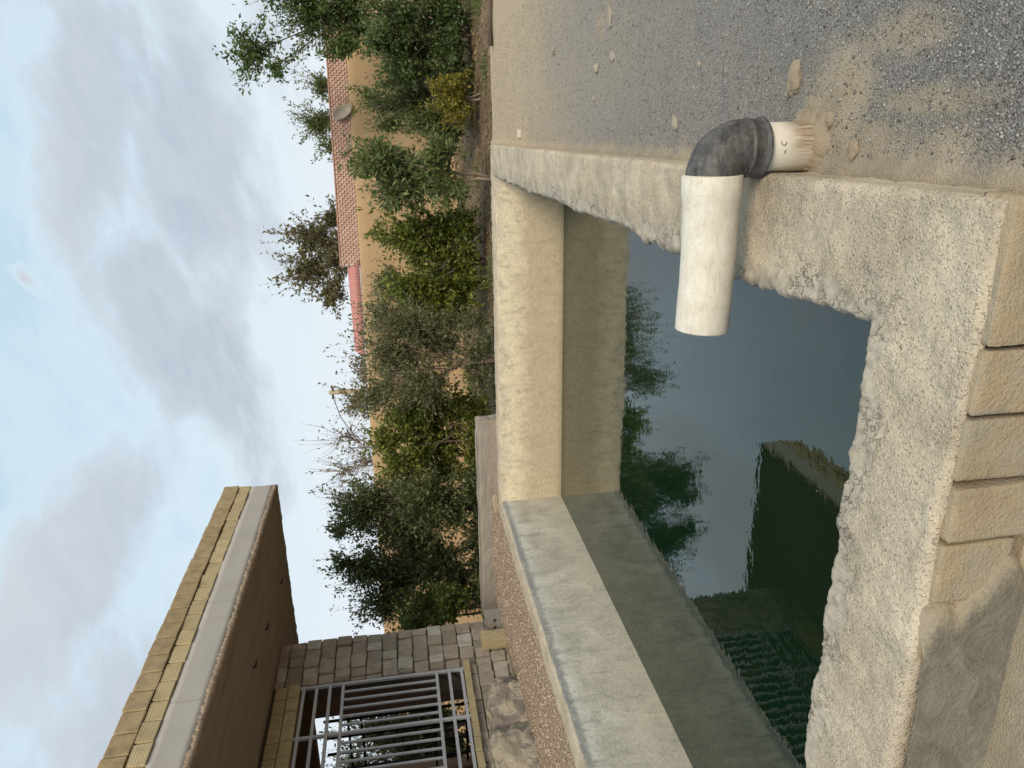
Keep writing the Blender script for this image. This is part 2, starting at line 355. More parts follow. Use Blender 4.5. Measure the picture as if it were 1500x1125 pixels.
def m_riser(t, b):
    p = t.pos(); x, y, z = t.xyz(p); s = t.noise(t.vmath('MULTIPLY', p, (150, 150, 9)), 1, 5, .75); n = t.noise(p, 14, 4, .6)
    c = t.mix(n, (.60, .56, .475), (.50, .45, .36))
    mk = t.math('MULTIPLY', t.map(t.math('ADD', z, t.math('MULTIPLY', t.math('SUBTRACT', s, .5), .16)), -.03, -.09, 0, 1, True), t.map(s, .30, .55))
    mk = t.math('MULTIPLY', mk, t.map(t.math('ADD', x, t.math('MULTIPLY', n, .04)), -.085, -.03))
    c = t.mix(t.map(s, .5, .7, 0, .35), c, (.36, .28, .18)); c = t.mix(t.math('MULTIPLY', mk, .85), c, (.20, .115, .05))
    c = t.mix(t.map(t.math('ADD', z, t.math('MULTIPLY', n, .03)), -.135, -.16, 0, .9), c, (.30, .235, .16))
    return c, t.bump(s, .2, .004)
mat('stained_pvc', m_riser, .6, .35)
def m_elbow(t, b):
    p = t.pos(); s = t.noise(t.vmath('MULTIPLY', p, (22, 30, 55)), 1, 5, .7); n = t.noise(p, 24, 6, .7)
    c = t.mix(t.map(s, .35, .68), (.028, .027, .027), (.10, .094, .088)); c = t.mix(t.map(n, .52, .72, 0, .6), c, (.17, .155, .13)); c = t.mix(t.map(t.noise(t.vmath('MULTIPLY', p, (40, 160, 260)), 1, 3, .6), .6, .7, 0, .5), c, (.22, .20, .175))
    return c, t.bump(t.math('ADD', s, n), .2, .004)
mat('grey_pvc', m_elbow, .55, .4)
def m_slab(t, b):
    p = t.pos(); n = t.noise(p, 2.5, 6, .6); f = t.noise(p, 45, 4, .7); s = t.noise(t.vmath('MULTIPLY', p, (1, 5, .7)), 1.5, 4, .6)
    c = t.mix(n, (.37, .345, .31), (.46, .43, .385)); c = t.mix(t.map(f, .62, .75, 0, .35), c, (.26, .235, .20)); c = t.mix(t.map(s, .55, .75, 0, .35), c, (.33, .28, .22))
    return c, t.bump(t.math('ADD', n, t.math('MULTIPLY', f, .3)), .35, .01)
mat('fascia_cement', m_slab, .92, .2)
def m_lip(t, b):
    p = t.pos(); n = t.noise(p, 10, 6, .7); c = t.mix(t.map(n, .35, .65), (.40, .30, .21), (.24, .18, .13)); return c, t.bump(n, .9, .02)
mat('rough_lip', m_lip, .95, .1)
def m_soff(t, b):
    p = t.pos(); n = t.noise(p, 2, 6, .6, .6); s = t.noise(t.vmath('MULTIPLY', p, (6, .8, 1)), 1, 4, .6)
    c = t.mix(n, (.27, .22, .165), (.36, .30, .235)); c = t.mix(t.map(s, .5, .75, 0, .5), c, (.15, .11, .075)); c = t.mix(t.map(t.noise(p, 9, 5, .7), .6, .7, 0, .5), c, (.36, .29, .21)); return c, t.bump(s, .3, .01)
mat('soffit_plaster', m_soff, .95, .1)
def m_ybrick(t, b):
    p = t.pos(); r = t.rnd(); x, y, z = t.xyz(p); n = t.noise(p, 7, 5, .6); g = t.math('SINE', t.math('MULTIPLY', z, 240.))
    c = t.mix(r, (.50, .405, .235), (.42, .335, .19)); c = t.mix(t.map(n, .5, .75, 0, .7), c, (.25, .195, .115)); c = t.mix(t.map(g, .3, 1, 0, .25), c, (.50, .42, .26))
    return c, t.bump(t.math('ADD', t.math('MULTIPLY', g, .4), n), .4, .006)
mat('yellow_brick', m_ybrick, .9, .2)
def m_obrick(t, b):
    p = t.pos(); r = t.rnd(); n = t.noise(p, 8, 6, .65)
    c = t.mix(r, (.43, .33, .185), (.34, .255, .145)); c = t.mix(t.map(n, .42, .7, 0, .75), c, (.205, .16, .105)); return c, t.bump(n, .5, .012)
mat('roof_brick', m_obrick, .93, .15)
def m_gbrick(t, b):
    p = t.pos(); r = t.rnd(); n = t.noise(p, 8, 6, .65); f = t.noise(p, 40, 4, .7)
    c = t.ramp(r, [(0, (.27, .225, .17)), (.4, (.36, .30, .23)), (.8, (.43, .365, .285)), (1, (.54, .49, .42))])
    c = t.mix(t.map(n, .45, .72, 0, .7), c, (.205, .17, .125)); c = t.mix(t.map(f, .6, .75, 0, .3), c, (.40, .36, .30))
    return c, t.bump(t.math('ADD', n, t.math('MULTIPLY', f, .4)), .6, .014)
mat('grey_brick', m_gbrick, .94, .15)
def m_joint(t, b):
    p = t.pos(); n = t.noise(p, 14, 5, .7); return t.mix(n, (.075, .058, .042), (.16, .13, .095)), t.bump(n, .8, .02)
mat('mortar', m_joint, .96, .1)
def m_inner(t, b):
    p = t.pos(); x, y, z = t.xyz(p); n = t.noise(p, 3, 5, .6)
    c = t.mix(n, (.32, .205, .145), (.40, .265, .19)); return c, t.bump(n, .4, .02)
mat('inner_plaster', m_inner, .95, .1)
mat('cream_plaster', lambda t, b: (t.mix(t.noise(t.pos(), 5, 5, .6), (.42, .36, .25), (.50, .44, .33)), None), .95, .1)
def m_steel(t, b):
    p = t.pos(); n = t.noise(p, 12, 5, .7); c = t.mix(t.map(n, .4, .7), (.42, .42, .43), (.52, .51, .51)); c = t.mix(t.map(t.noise(p, 40, 4, .7), .62, .72, 0, .6), c, (.17, .10, .055)); return c, None
mat('painted_steel', m_steel, .6, .4)
mat('dark_steel', lambda t, b: (t.mix(t.noise(t.pos(), 20, 4), (.02, .018, .016), (.04, .034, .028)), None), .7, .3)
def m_mud(t, b):
    p = t.pos(); n = t.noise(p, .9, 6, .6, .4); f = t.noise(p, 20, 4, .7); s = t.noise(t.vmath('MULTIPLY', p, (1.5, 1.5, .3)), 1.6, 4, .6)
    c = t.mix(t.map(n, .3, .7), (.43, .295, .165), (.365, .25, .14)); c = t.mix(t.map(s, .52, .72, 0, .5), c, (.31, .21, .12)); c = t.mix(t.map(f, .6, .75, 0, .3), c, (.48, .35, .21))
    return c, t.bump(t.math('ADD', n, t.math('MULTIPLY', f, .3)), .5, .04)
mat('mud_render', m_mud, .95, .1)
mat('pale_mortar', lambda t, b: (t.mix(t.noise(t.pos(), 9, 4), (.50, .42, .35), (.60, .52, .44)), None), .95, .1)
mat('red_brick', lambda t, b: (t.mix(t.attr('rnd'), (.45, .26, .20), (.56, .37, .29)), None), .9, .2)
mat('pink_sheet', lambda t, b: (t.mix(t.noise(t.pos(), 4, 5, .7), (.42, .175, .15), (.52, .27, .235)), None), .6, .3)
mat('dish_grey', lambda t, b: (t.mix(t.noise(t.pos(), 8, 4), (.36, .31, .24), (.44, .38, .30)), None), .6, .3)
mat('wood_grey', lambda t, b: (t.mix(t.noise(t.vmath('MULTIPLY', t.pos(), (20, 20, 2)), 1, 4), (.32, .24, .14), (.44, .35, .21)), None), .9, .2)
mat('kerb_cement', lambda t, b: (t.mix(t.noise(t.pos(), 6, 6, .65), (.24, .215, .185), (.345, .31, .265)), t.bump(t.noise(t.pos(), 30, 5, .7), .5, .012)), .95, .15)
def m_bark(lo, hi):
    return lambda t, b: (t.mix(t.noise(t.vmath('MULTIPLY', t.pos(), (14, 14, 3)), 1, 5, .7), lo, hi), t.bump(t.noise(t.vmath('MULTIPLY', t.pos(), (40, 40, 8)), 1, 4), .5, .01))
mat('bark_pale', m_bark((.20, .15, .11), (.36, .285, .22)), .9, .1)
mat('bark_dark', m_bark((.07, .052, .038), (.15, .115, .085)), .9, .1)
mat('bark_red', m_bark((.16, .11, .085), (.27, .20, .165)), .9, .1)
def m_leaf(cols):
    def fn(t, b):
        a = t.attr('rnd'); c = t.ramp(a, cols); t.put(b.inputs['Base Color'], c)
        tr = t.new('ShaderNodeBsdfTranslucent'); t.put(tr.inputs[0], t.mix(.5, c, (.12, .14, .03)))
        mx = t.new('ShaderNodeMixShader'); mx.inputs[0].default_value = .36
        t.l.new(b.outputs[0], mx.inputs[1]); t.l.new(tr.outputs[0], mx.inputs[2])
        o = [n for n in t.n if n.type == 'OUTPUT_MATERIAL'][0]; t.l.new(mx.outputs[0], o.inputs[0])
    return fn
LEAF = {
 'ash':   [(0, (0.057, 0.095, 0.025)), (.6, (0.106, 0.162, 0.041)), (1, (0.195, 0.241, 0.071))],
 'ash2':  [(0, (0.082, 0.116, 0.034)), (.6, (0.144, 0.191, 0.058)), (1, (0.260, 0.282, 0.110))],
 'dark':  [(0, (0.059, 0.093, 0.031)), (.6, (0.102, 0.150, 0.046)), (1, (0.179, 0.207, 0.071))],
 'olive': [(0, (0.074, 0.102, 0.028)), (.6, (0.134, 0.174, 0.046)), (1, (0.237, 0.249, 0.083))],
 'yellow':[(0, (0.146, 0.141, 0.018)), (.6, (0.252, 0.224, 0.028)), (1, (0.375, 0.290, 0.045))],
 'bright':[(0, (0.089, 0.116, 0.018)), (.6, (0.171, 0.199, 0.031)), (1, (0.309, 0.307, 0.058))],
 'bright2':[(0, (0.074, 0.108, 0.021)), (.6, (0.131, 0.174, 0.034)), (1, (0.228, 0.249, 0.058))],
 'grey':  [(0, (0.088, 0.105, 0.040)), (.6, (0.155, 0.172, 0.071)), (1, (0.244, 0.235, 0.126))],
 'darktall':[(0, (.060, .082, .028)), (.6, (.112, .140, .046)), (1, (.21, .22, .095))],
 'brown': [(0, (0.102, 0.095, 0.039)), (.6, (0.187, 0.162, 0.075)), (1, (0.309, 0.249, 0.129))],
 'redbrown':[(0, (0.139, 0.102, 0.058)), (.6, (0.245, 0.174, 0.096)), (1, (0.326, 0.265, 0.129))],
 'bare':  [(0, (0.097, 0.095, 0.045)), (1, (0.245, 0.207, 0.110))],
 'litter':[(0, (0.163, 0.124, 0.058)), (.5, (0.309, 0.241, 0.116)), (1, (0.489, 0.382, 0.193))],
 'weed':  [(0, (0.057, 0.092, 0.024)), (1, (0.163, 0.199, 0.052))]}
for k, v in LEAF.items(): mat('leaf_'+k, m_leaf(v), .5, .45)
def m_rub(t, b):
    p = t.pos(); n = t.noise(p, 3.2, 5, .6, .8); f = t.noise(p, 24, 5, .7)
    c = t.ramp(n, [(.38, (.26, .215, .175)), (.47, (.31, .26, .21)), (.52, (.47, .40, .30)), (.7, (.40, .34, .25))]); c = t.mix(t.map(f, .55, .72, 0, .6), c, (.22, .18, .14))
    return c, t.bump(t.math('ADD', t.math('MULTIPLY', n, 2), f), .8, .03)
mat('rubble', m_rub, .95, .1)
mat('dirt', lambda t, b: (t.mix(t.noise(t.pos(), 40, 5, .7), (.23, .185, .13), (.36, .295, .215)), t.bump(t.noise(t.pos(), 60, 5, .7), .8, .01)), .96, .1)
# ------------------------------------------------------------------ ground
def gz(x, y):
    """height of the yard around the tank"""
    x = np.asarray(x, float); y = np.asarray(y, float)
    z = -.165 + 0*x
    k = np.clip((-.1-x)/.6, 0, 1); k = k*k*(3-2*k); z = np.where(y < 1.35, z-.075*k, z)
    z = z + .012*fbm(x*1.3, y*1.3, 0, 4) + .004*fbm(x*14, y*14, 3, 3)
    g = lambda cx, cy, rx, ry, h: h*np.exp(-((x-cx)/rx)**2-((y-cy)/ry)**2)
    z = z + g(-.06, 2.10, .12, .10, .010) + g(.10, 2.07, .11, .13, .012) + g(-.11, 1.6, .06, .3, .018) + np.where(y > 1.3, .03*np.exp(-np.abs(x+.13)/.035), 0)
    return z
def patch(name, xs, ys, zf, material, kind='structure', skirt=.6, **kw):
    X, Y = np.meshgrid(xs, ys, indexing='ij'); Z = zf(X, Y)
    V = np.stack([X, Y, Z], -1).reshape(-1, 3); Fc = grid_faces(len(xs), len(ys))
    nx, ny = len(xs), len(ys); idx = np.arange(nx*ny).reshape(nx, ny)
    loop = np.concatenate([idx[:, 0], idx[-1, 1:], idx[-2::-1, -1], idx[0, -2:0:-1]])
    B = V[loop].copy(); B[:, 2] -= skirt; o = len(V); n = len(loop); i = np.arange(n); j = (i+1) % n
    V = np.concatenate([V, B]); Fc = np.concatenate([Fc, np.stack([loop[i], o+i, o+j, loop[j]], -1)])
    ob = mesh(name, V, Fc, material, smooth=True); ob['kind'] = kind; return ob
def spaced(a, b, d0, g):
    r = [a]; d = d0
    while r[-1] < b: r.append(r[-1]+d); d *= g
    r[-1] = b; return np.array(r)
ORZ = -.66
def oz(x, y): return ORZ + .10*fbm(x*.35, y*.35, 0, 4) + .05*fbm(x*1.7, y*1.7, 2, 3)
xs = np.concatenate([[-900, -300, -120, -60], np.arange(-32, 22.01, .22), [40, 120, 300, 900]])
ys = np.concatenate([[-600, -200, -60, -20, -8], np.arange(-4, 8, .8), np.arange(8, 30.01, .22), [45, 120, 300, 900]])
patch('ground', xs, ys, lambda x, y: np.where((np.abs(x) > 40) | (y > 40) | (y < -5), ORZ-.1, oz(x, y)) - np.where((y < 8.5) & (x > -10) & (x < 9), .95, 0), 'orchard_soil', skirt=.1)
patch('gravel_yard', spaced(-.30, 9, .014, 1.03), spaced(1.0, 9.45, .016, 1.012), gz, 'yard_grit')
patch('dirt_path', spaced(-6, 9, .06, 1.0), np.concatenate([np.arange(-5, .4, .2), np.arange(.4, 1.0, .03), [1.0]]), lambda x, y: gz(x, y), 'yard_grit')
patch('dirt_verge', np.arange(-6, -.30, .03), np.arange(1.0, 1.31, .02), lambda x, y: gz(x, y), 'yard_grit')
def lz(x, y): return -.035 - .018*np.clip(-4.8-x, 0, 3) + .012*fbm(x*2, y*2, 5, 4) + .006*fbm(x*15, y*15, 1, 3)
patch('gravel_strip', np.arange(-8.6, -4.70, .035), np.arange(1.2, 9.5, .04), lz, 'brown_gravel')
patch('gravel_corner', np.arange(-4.78, -3.83, .03), np.arange(8.46, 9.5, .03), lz, 'brown_gravel')
# ------------------------------------------------------------------ tank
XL, XR, YN, YF, TH, ZW = -4.50, -.4695, 1.578, 8.236, .338, -.8015
TANK = empty('water_tank', ((XL+XR)/2, (YN+YF)/2, -1.5), 'open concrete irrigation tank with rough sandy rim, half full of dark water', 'tank')
def ridge(x, y, z): return 1-2.4*np.abs(fbm(x, y, z, 3))-.6
def wall(i0, i1, o0, o1, ss, material, rag, nt, th_in=18, inset=0.):
    """a wall between inner corners i0 i1 and outer corners o0 o1; ss = station fractions"""
    ss = np.asarray(ss); ts = np.linspace(0, 1, nt)
    i0, i1, o0, o1 = [np.array(q, float) for q in (i0, i1, o0, o1)]
    rows = []; att = []
    def P(tt):
        a = i0+(o0-i0)*tt; c = i1+(o1-i1)*tt
        return a[None]+(c-a)[None]*ss[:, None]
    def ragged(xy, w):
        x, y = xy[:, 0], xy[:, 1]
        a = rag*(1.0*fbm(x*3.5, y*3.5, 1, 2)+.34*ridge(x*8, y*8, 2)+.42*fbm(x*45, y*45, 2, 3)); b = rag*(1.0*fbm(x*3.5, y*3.5, 7, 2)+.34*ridge(x*8, y*8, 9)+.42*fbm(x*45, y*45, 9, 3))
        am = (.75+1.6*np.clip(fbm(x*1.7, y*1.7, 5, 2)+.1, 0, 1))[:, None]
        return xy+np.stack([a, b], -1)*w*am
    def top(xy, tt):
        x, y = xy[:, 0], xy[:, 1]
        z = .010*fbm(x*2.2, y*2.2, 0, 3)+.009*fbm(x*16, y*16, 4, 4)+.0045*fbm(x*70, y*70, 8, 2)
        z = z+rag*.55*np.exp(-(tt/.25)**2)*np.clip(fbm(x*9, y*9, 3, 3)+.6*fbm(x*30, y*30, 3, 3)+.15, 0, 1)
        e = .06; rnd = np.where(tt < e, (1-tt/e)**2*.022, 0)+np.where(tt > 1-e, ((tt-1+e)/e)**2*.018, 0)
        return z-rnd
    face = ragged(P(0), 1.0); clean = P(0)
    for zz in np.linspace(-1.45, -.035, th_in):
        k = np.clip((zz+.14)/.10, 0, 1)
        q = clean+(face-clean)*k; x, y = q[:, 0], q[:, 1]
        dirn = (o0-i0); dirn = dirn/np.linalg.norm(dirn)
        q = q+.006*fbm(x*2.5+y*2.5, zz*3, 2, 3)[:, None]*np.array([[1., 1.]])*(1-k)
        rows.append(np.column_stack([q, np.full(len(ss), zz)])); att.append(np.full(len(ss), -.2))
    for tt in ts:
        q = ragged(P(tt), max(0, 1-tt/.45)**1.5); rows.append(np.column_stack([q, top(q, tt)])); att.append(np.full(len(ss), tt if rag > .02 else .5+tt))
    for zz in (-.035, -.07, -.12, -.18, -.26, -.5, -.8):
        q = P(1.0); x, y = q[:, 0], q[:, 1]
        rows.append(np.column_stack([q+.008*fbm(x*20+y*20, zz*20, 2, 3)[:, None]+np.column_stack([0*x, np.clip((x+1.02)/.1, 0, 1)*(inset if zz < -.05 else inset*.3)]), np.full(len(ss), zz)])); att.append(np.full(len(ss), 1.2))
    V = np.stack(rows, 1).reshape(-1, 3); A = np.stack(att, 1).reshape(-1)
    o = mesh('wall', V, grid_faces(len(ss), len(rows)), 'rim_cement', TANK, smooth=True, attrs={'rim_t': A})
    o.data.materials.append(MATS[material])
    idx = np.tile((np.arange(len(rows)-1) < (th_in-2 if rag > .02 else th_in)).astype(np.int32), len(ss)-1)
    o.data.polygons.foreach_set('material_index', idx)
    return o
iNR, iNL, iFR, iFL = (XR, YN), (XL, YN), (XR, YF), (XL, YF)
oNR, oNL, oFR, oFL = (XR+TH, YN-TH), (XL-.26, YN-TH), (XR+TH, YF+.24), (XL-.26, YF+.24)
def uneven(n, g): 
    s = np.linspace(0, 1, n); return (np.exp(g*s)-1)/(math.exp(g)-1)
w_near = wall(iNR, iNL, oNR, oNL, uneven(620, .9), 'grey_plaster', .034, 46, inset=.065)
w_right = wall(iFR, iNR, oFR, oNR, 1-uneven(620, 2.2)[::-1], 'warm_plaster', .034, 40)
w_far = wall(iFL, iFR, oFL, oFR, np.linspace(0, 1, 260), 'warm_plaster', .010, 10, 26)
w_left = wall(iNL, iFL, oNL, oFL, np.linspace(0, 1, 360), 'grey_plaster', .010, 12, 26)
for w_, l_ in ((w_near, 'near rim of sandy cement with clay blocks on its outer face'), (w_right, 'sandy rim that carries the pipe'), (w_far, 'warm buff plastered far side'), (w_left, 'grey stained plastered side below the pump house')): w_['label'] = l_
wv = np.array([(XL-.1, YN-.1, ZW), (XR+.1, YN-.1, ZW), (XR+.1, YF+.1, ZW), (XL-.1, YF+.1, ZW)])
o = mesh('water', wv, [(0, 1, 2, 3)], 'pond_water'); o['kind'] = 'structure'
o = mesh('tank_floor', wv+np.array([0, 0, -.6]), [(0, 1, 2, 3)], 'grey_mortar'); o['kind'] = 'structure'
# clay blocks in the near wall's outer face
def worn_block(seed):
    bm = bmesh.new(); bmesh.ops.create_cube(bm, size=1); bmesh.ops.subdivide_edges(bm, edges=list(bm.edges), cuts=15, use_grid_fill=True)
    V = np.array([v.co[:] for v in bm.verts]); n1 = fbm(V[:, 0]*4+seed*7, V[:, 1]*4, V[:, 2]*4, 4); n2 = fbm(V[:, 0]*12+seed*3, V[:, 1]*12, V[:, 2]*12, 3)
    ed = np.clip(np.sort(np.abs(V), 1)[:, 1]-.45, 0, 1)*20
    k = 1-(.016*ed*(1+2.2*n2))+.022*n1+.026*n2
    for v, q in zip(bm.verts, k): v.co = Vector((v.co.x*(1+(q-1)*.8), v.co.y*(1+(q-1)*1.6), v.co.z*(1+(q-1)*.6)))
    me = bpy.data.meshes.new('brick'); bm.to_mesh(me); bm.free(); me.materials.append(MATS['clay_block']); me.polygons.foreach_set('use_smooth', [True]*len(me.polygons)); return me
bl = [worn_block(s) for s in range(6)]
yo = YN-TH
xe = [-.118, -.425, -.580, -.733, -.878, -1.04, -1.20, -1.36, -1.52, -1.68, -1.85]
for i in range(6):
    w_ = xe[i]-xe[i+1]; o = bpy.data.objects.new('brick', bl[i % 6]); link(o, w_near)
    h = (.30, .26, .24, .20, .18, .2)[i % 6]
    o.location = Vector(((xe[i]+xe[i+1])/2, yo-.004+.006*(i % 3)+.028, -.014-h/2))-wpos(w_near); o.scale = (w_-.011-.004*(i % 2), .09, h); o.rotation_euler = (0, random.uniform(-.03, .03), random.uniform(-.02, .02))
for i in range(6):
    w_ = .24; o = bpy.data.objects.new('brick', bl[(i+2) % 4]); link(o, w_near)
    o.location = Vector((-.45-i*.25, yo+.035, -.30))-wpos(w_near); o.scale = (w_-.012, .10, .15)
# trowelled mortar smeared over the blocks
xs_ = np.linspace(-3.4, -.80, 130); zs_ = np.linspace(-.34, -.008, 42)
X, Z = np.meshgrid(xs_, zs_, indexing='ij')
d_ = .020*(.55+fbm(X*2.2, Z*5, 1, 3)+.45*fbm(X*10, Z*10, 2, 3)+.25*fbm(X*30, Z*30, 4, 3))
edge = np.clip((-.90-.9*np.clip(Z+.16, 0, 1)+.12*fbm(Z*11, X*3, 3, 3)-X)/.22, 0, 1)*np.clip((.008+.03*fbm(X*9, 0, 1, 3)-Z)/.02, 0, 1)
Y = yo-.012-(d_+.010)*np.clip(edge*2, 0, 1)+.05*np.clip(1-edge*3, 0, 1)
o = mesh('mortar_smear', np.stack([X, Y, Z], -1).reshape(-1, 3), grid_faces(130, 42), 'smear_mortar', w_near, smooth=True, attrs={'edge': edge.reshape(-1)}); o['label'] = 'wet looking grey mortar smeared over the blocks'
# ------------------------------------------------------------------ pipe
PX, PY, PZ = -.058, 2.20, .136
PIPE = empty('water_pipe', (PX, PY, -.2), 'plastic inlet pipe with grey elbow and white spout reaching over the tank rim', 'pipe')
def lathe_tube(name, pts, rad, material, n=40, cap=True):
    V, Fc = tube_vf(pts, rad, n, 0, cap); return mesh(name, V, Fc, material, PIPE, smooth=True)
V, Fc = tube_vf([(PX+.004, PY, -.32), (PX+.002, PY, -.1), (PX, PY, .05)], [.075, .074, .0745], 40); o = mesh('riser', V, Fc, 'stained_pvc', PIPE, smooth=True); o['label'] = 'rust stained white lower pipe'
for (a0, z0, q0, q1, rr_) in ((-1.35, -.030, 1.0, 5.0, .008), (-1.72, -.045, .8, 2.0, .010)):
    mk = []
    for k in range(14):
        q = q0+(q1-q0)*k/13; a = a0+rr_*math.cos(q)/.075; mk.append((PX+.0755*math.cos(a), PY+.0755*math.sin(a), z0+rr_*math.sin(q)))
    V, Fc = tube_vf(mk, [.0010]*14, 5); mesh('ink_mark', V, Fc, 'dark_steel', o)
pts = [(PX, PY, z) for z in (.010, .011, .014, .020, .023, .028, .040, .056, .059, .063, .067, .070, .072)]
rad = [.0745, .090, .0925, .0925, .088, .0855, .0855, .0855, .089, .0905, .089, .0855, .0855]
R_ = .082; cx, cz = PX-R_, .072
for k in range(1, 15):
    a = math.pi/2*k/14; pts.append((cx+R_*math.cos(a), PY, cz+R_*math.sin(a))); rad.append(.0855+.001*math.sin(k))
pts += [(cx-.004, PY, cz+R_)]; rad += [.086]
o = lathe_tube('elbow', pts, rad, 'grey_pvc'); o['label'] = 'dark grey elbow with ribbed collar'
x0 = cx+.006; zc = cz+R_
prof = [(0, .080), (.0, .0915), (.004, .0935), (.05, .0935), (.075, .0905), (.10, .087), (.24, .0855), (.35, .0850), (.365, .0862), (.40, .0868), (.490, .0865), (.494, .0855), (.494, .081), (.40, .080), (.2, .080)]
V, Fc = tube_vf([(x0-a-.0001*i, PY+.002*math.sin(a*9), zc+.004-.006*math.sin(a*6)) for i, (a, r) in enumerate(prof)], [r for a, r in prof], 48, 0, False)
o = mesh('spout', V, Fc, 'white_pvc', PIPE, smooth=True); o['label'] = 'chalky white spout over the water'
# rough dirt and cement packed round the foot of the riser
na_, nr_ = 72, 14; VV = []
for k in range(na_):
    a = 2*math.pi*k/na_
    for j in range(nr_):
        q = j/(nr_-1); r_ = .066+q*(.115+.05*float(fbm(math.cos(a)*1.6, math.sin(a)*1.6, 3, 3))); x_, y_ = PX+r_*math.cos(a), PY+r_*math.sin(a)
        h_ = .040*(1-q)**1.4*(1+1.1*float(fbm(math.cos(a)*2.2, math.sin(a)*2.2, 1, 3)))+.014*float(fbm(x_*45, y_*45, 2, 4))*(1-q*.6)-.010*q
        VV.append((max(x_, -.128), y_, float(gz(x_, y_))*0-.163+h_))
FF = [(k*nr_+j, ((k+1) % na_)*nr_+j, ((k+1) % na_)*nr_+j+1, k*nr_+j+1) for k in range(na_) for j in range(nr_-1)]
o = mesh('dirt_collar', VV, FF, 'dirt', PIPE, smooth=True); o['label'] = 'rough brown dirt packed round the pipe foot'
# ------------------------------------------------------------------ pump house
BX, BY0, BY1, SO = -7.0, 3.0, 9.15, 3.12
HOUSE = empty('pump_house', (-8.4, 6.5, -.2), 'unfinished brick pump house with a deep overhanging concrete roof', 'building')
core = []
def corebox(name, *a, m_='mortar'):
    V, Fc = box_vf(*a); return mesh(name, V, Fc, m_, HOUSE)
GY1, GY0, GZ0, GZ1 = 8.22, 5.60, .56, 2.74
# mortar core of the front wall, set back behind the bricks, leaving the barred opening
FW = corebox('front_wall', BX-.22, BX-.02, GY1, BY1-.02, -.4, SO+.04)
corebox('front_wall', BX-.22, BX-.02, BY0, GY0, -.4, SO+.04)
corebox('front_wall', BX-.22, BX-.022, GY0, GY1, -.4, GZ0-.07)
LIN = corebox('lintel', BX-.22, BX-.02, GY0, GY1, GZ1+.03, SO+.04)
# end wall with its own barred opening
EW = corebox('end_wall', -8.22, BX-.221, BY1-.22, BY1-.02, -.4, SO+.03, m_='inner_plaster')
corebox('end_wall', -9.9, -9.55, BY1-.22, BY1-.021, -.4, SO+.03, m_='inner_plaster')
corebox('end_wall', -9.55, -8.22, BY1-.22, BY1-.02, -.4, .42, m_='cream_plaster')
corebox('end_wall', -9.55, -8.22, BY1-.22, BY1-.02, 2.80, SO+.03, m_='inner_plaster')
corebox('wall_base', -8.0, BX-.222, BY1-.245, BY1-.222, -.1, .98, m_='cream_plaster')
corebox('back_wall', -10.1, -9.9, BY0, BY1-.02, -.4, SO+.03, m_='inner_plaster')
corebox('side_wall', -9.9, BX-.222, BY0, BY0+.2, -.4, SO+.03, m_='inner_plaster')
corebox('floor', -9.9, BX-.222, BY0+.2, BY1-.222, -.3, .12, m_='grey_mortar')
gb = [bevel_box_mesh('brick', 'grey_brick', .05, .06, 20+s) for s in range(6)]
yb = [bevel_box_mesh('brick', 'yellow_brick', .014, .03, 40+s) for s in range(4)]
rb = [bevel_box_mesh('brick', 'roof_brick', .022, .04, 60+s) for s in range(4)]
def brick(parent, me, c, s, rot=(0, 0, 0)):
    o = bpy.data.objects.new('brick', me); link(o, parent, Vector(c)-wpos(parent)); o.scale = s; o.rotation_euler = rot; return o
ch = .2165; z = -.27; row = 0
while z < SO-.02:
    h = min(ch, SO-z); y = BY1+random.uniform(-.012, .012); k = 0
    while y > 4.6:
        L = random.choice((.195, .225, .18, .26, .30)) if (k or row % 2) else .15
        ya, yb_ = y, y-L; y = yb_; k += 1
        if ya > GY1+.04 and yb_ < GY1 and z+h > GZ0-.075: yb_ = GY1+.005
        in_gap = (yb_ < GY1-.002 and ya > GY0+.02)
        zt = z+h
        if in_gap and z >= GZ0-.10 : 
            y = min(y, yb_); continue
        if in_gap and zt > GZ0-.075: hh = GZ0-.075-z
        else: hh = h
        if hh < .04: continue
        pr = random.uniform(-.022, .018)
        brick(FW, random.choice(gb), (BX-.05+pr, (ya+yb_)/2, z+hh/2), (.12, ya-yb_-.014, hh-.014), (random.uniform(-.012, .012), random.uniform(-.02, .02), random.uniform(-.02, .02)))
    z += ch; row += 1
# yellow brick sill and lintel courses
SILL = corebox('sill', BX-.2, BX-.03, GY0, GY1+.02, GZ0-.069, GZ0-.02)
y = GY1+.05
while y > GY0:
    brick(SILL, random.choice(yb), (BX+.005, y-.115, GZ0-.035+random.uniform(-.003, .003)), (.14, .222, .082), (0, random.uniform(-.02, .02), random.uniform(-.02, .02))); y -= .23
for zc_, off in ((2.835, .0), (2.995, .10)):
    y = GY1+.03-off*.3
    while y > GY0:
        brick(LIN, random.choice(yb), (BX-.04, y-.12, zc_), (.13, .232, .150), (random.uniform(-.01, .01), 0, random.uniform(-.01, .01))); y -= .24
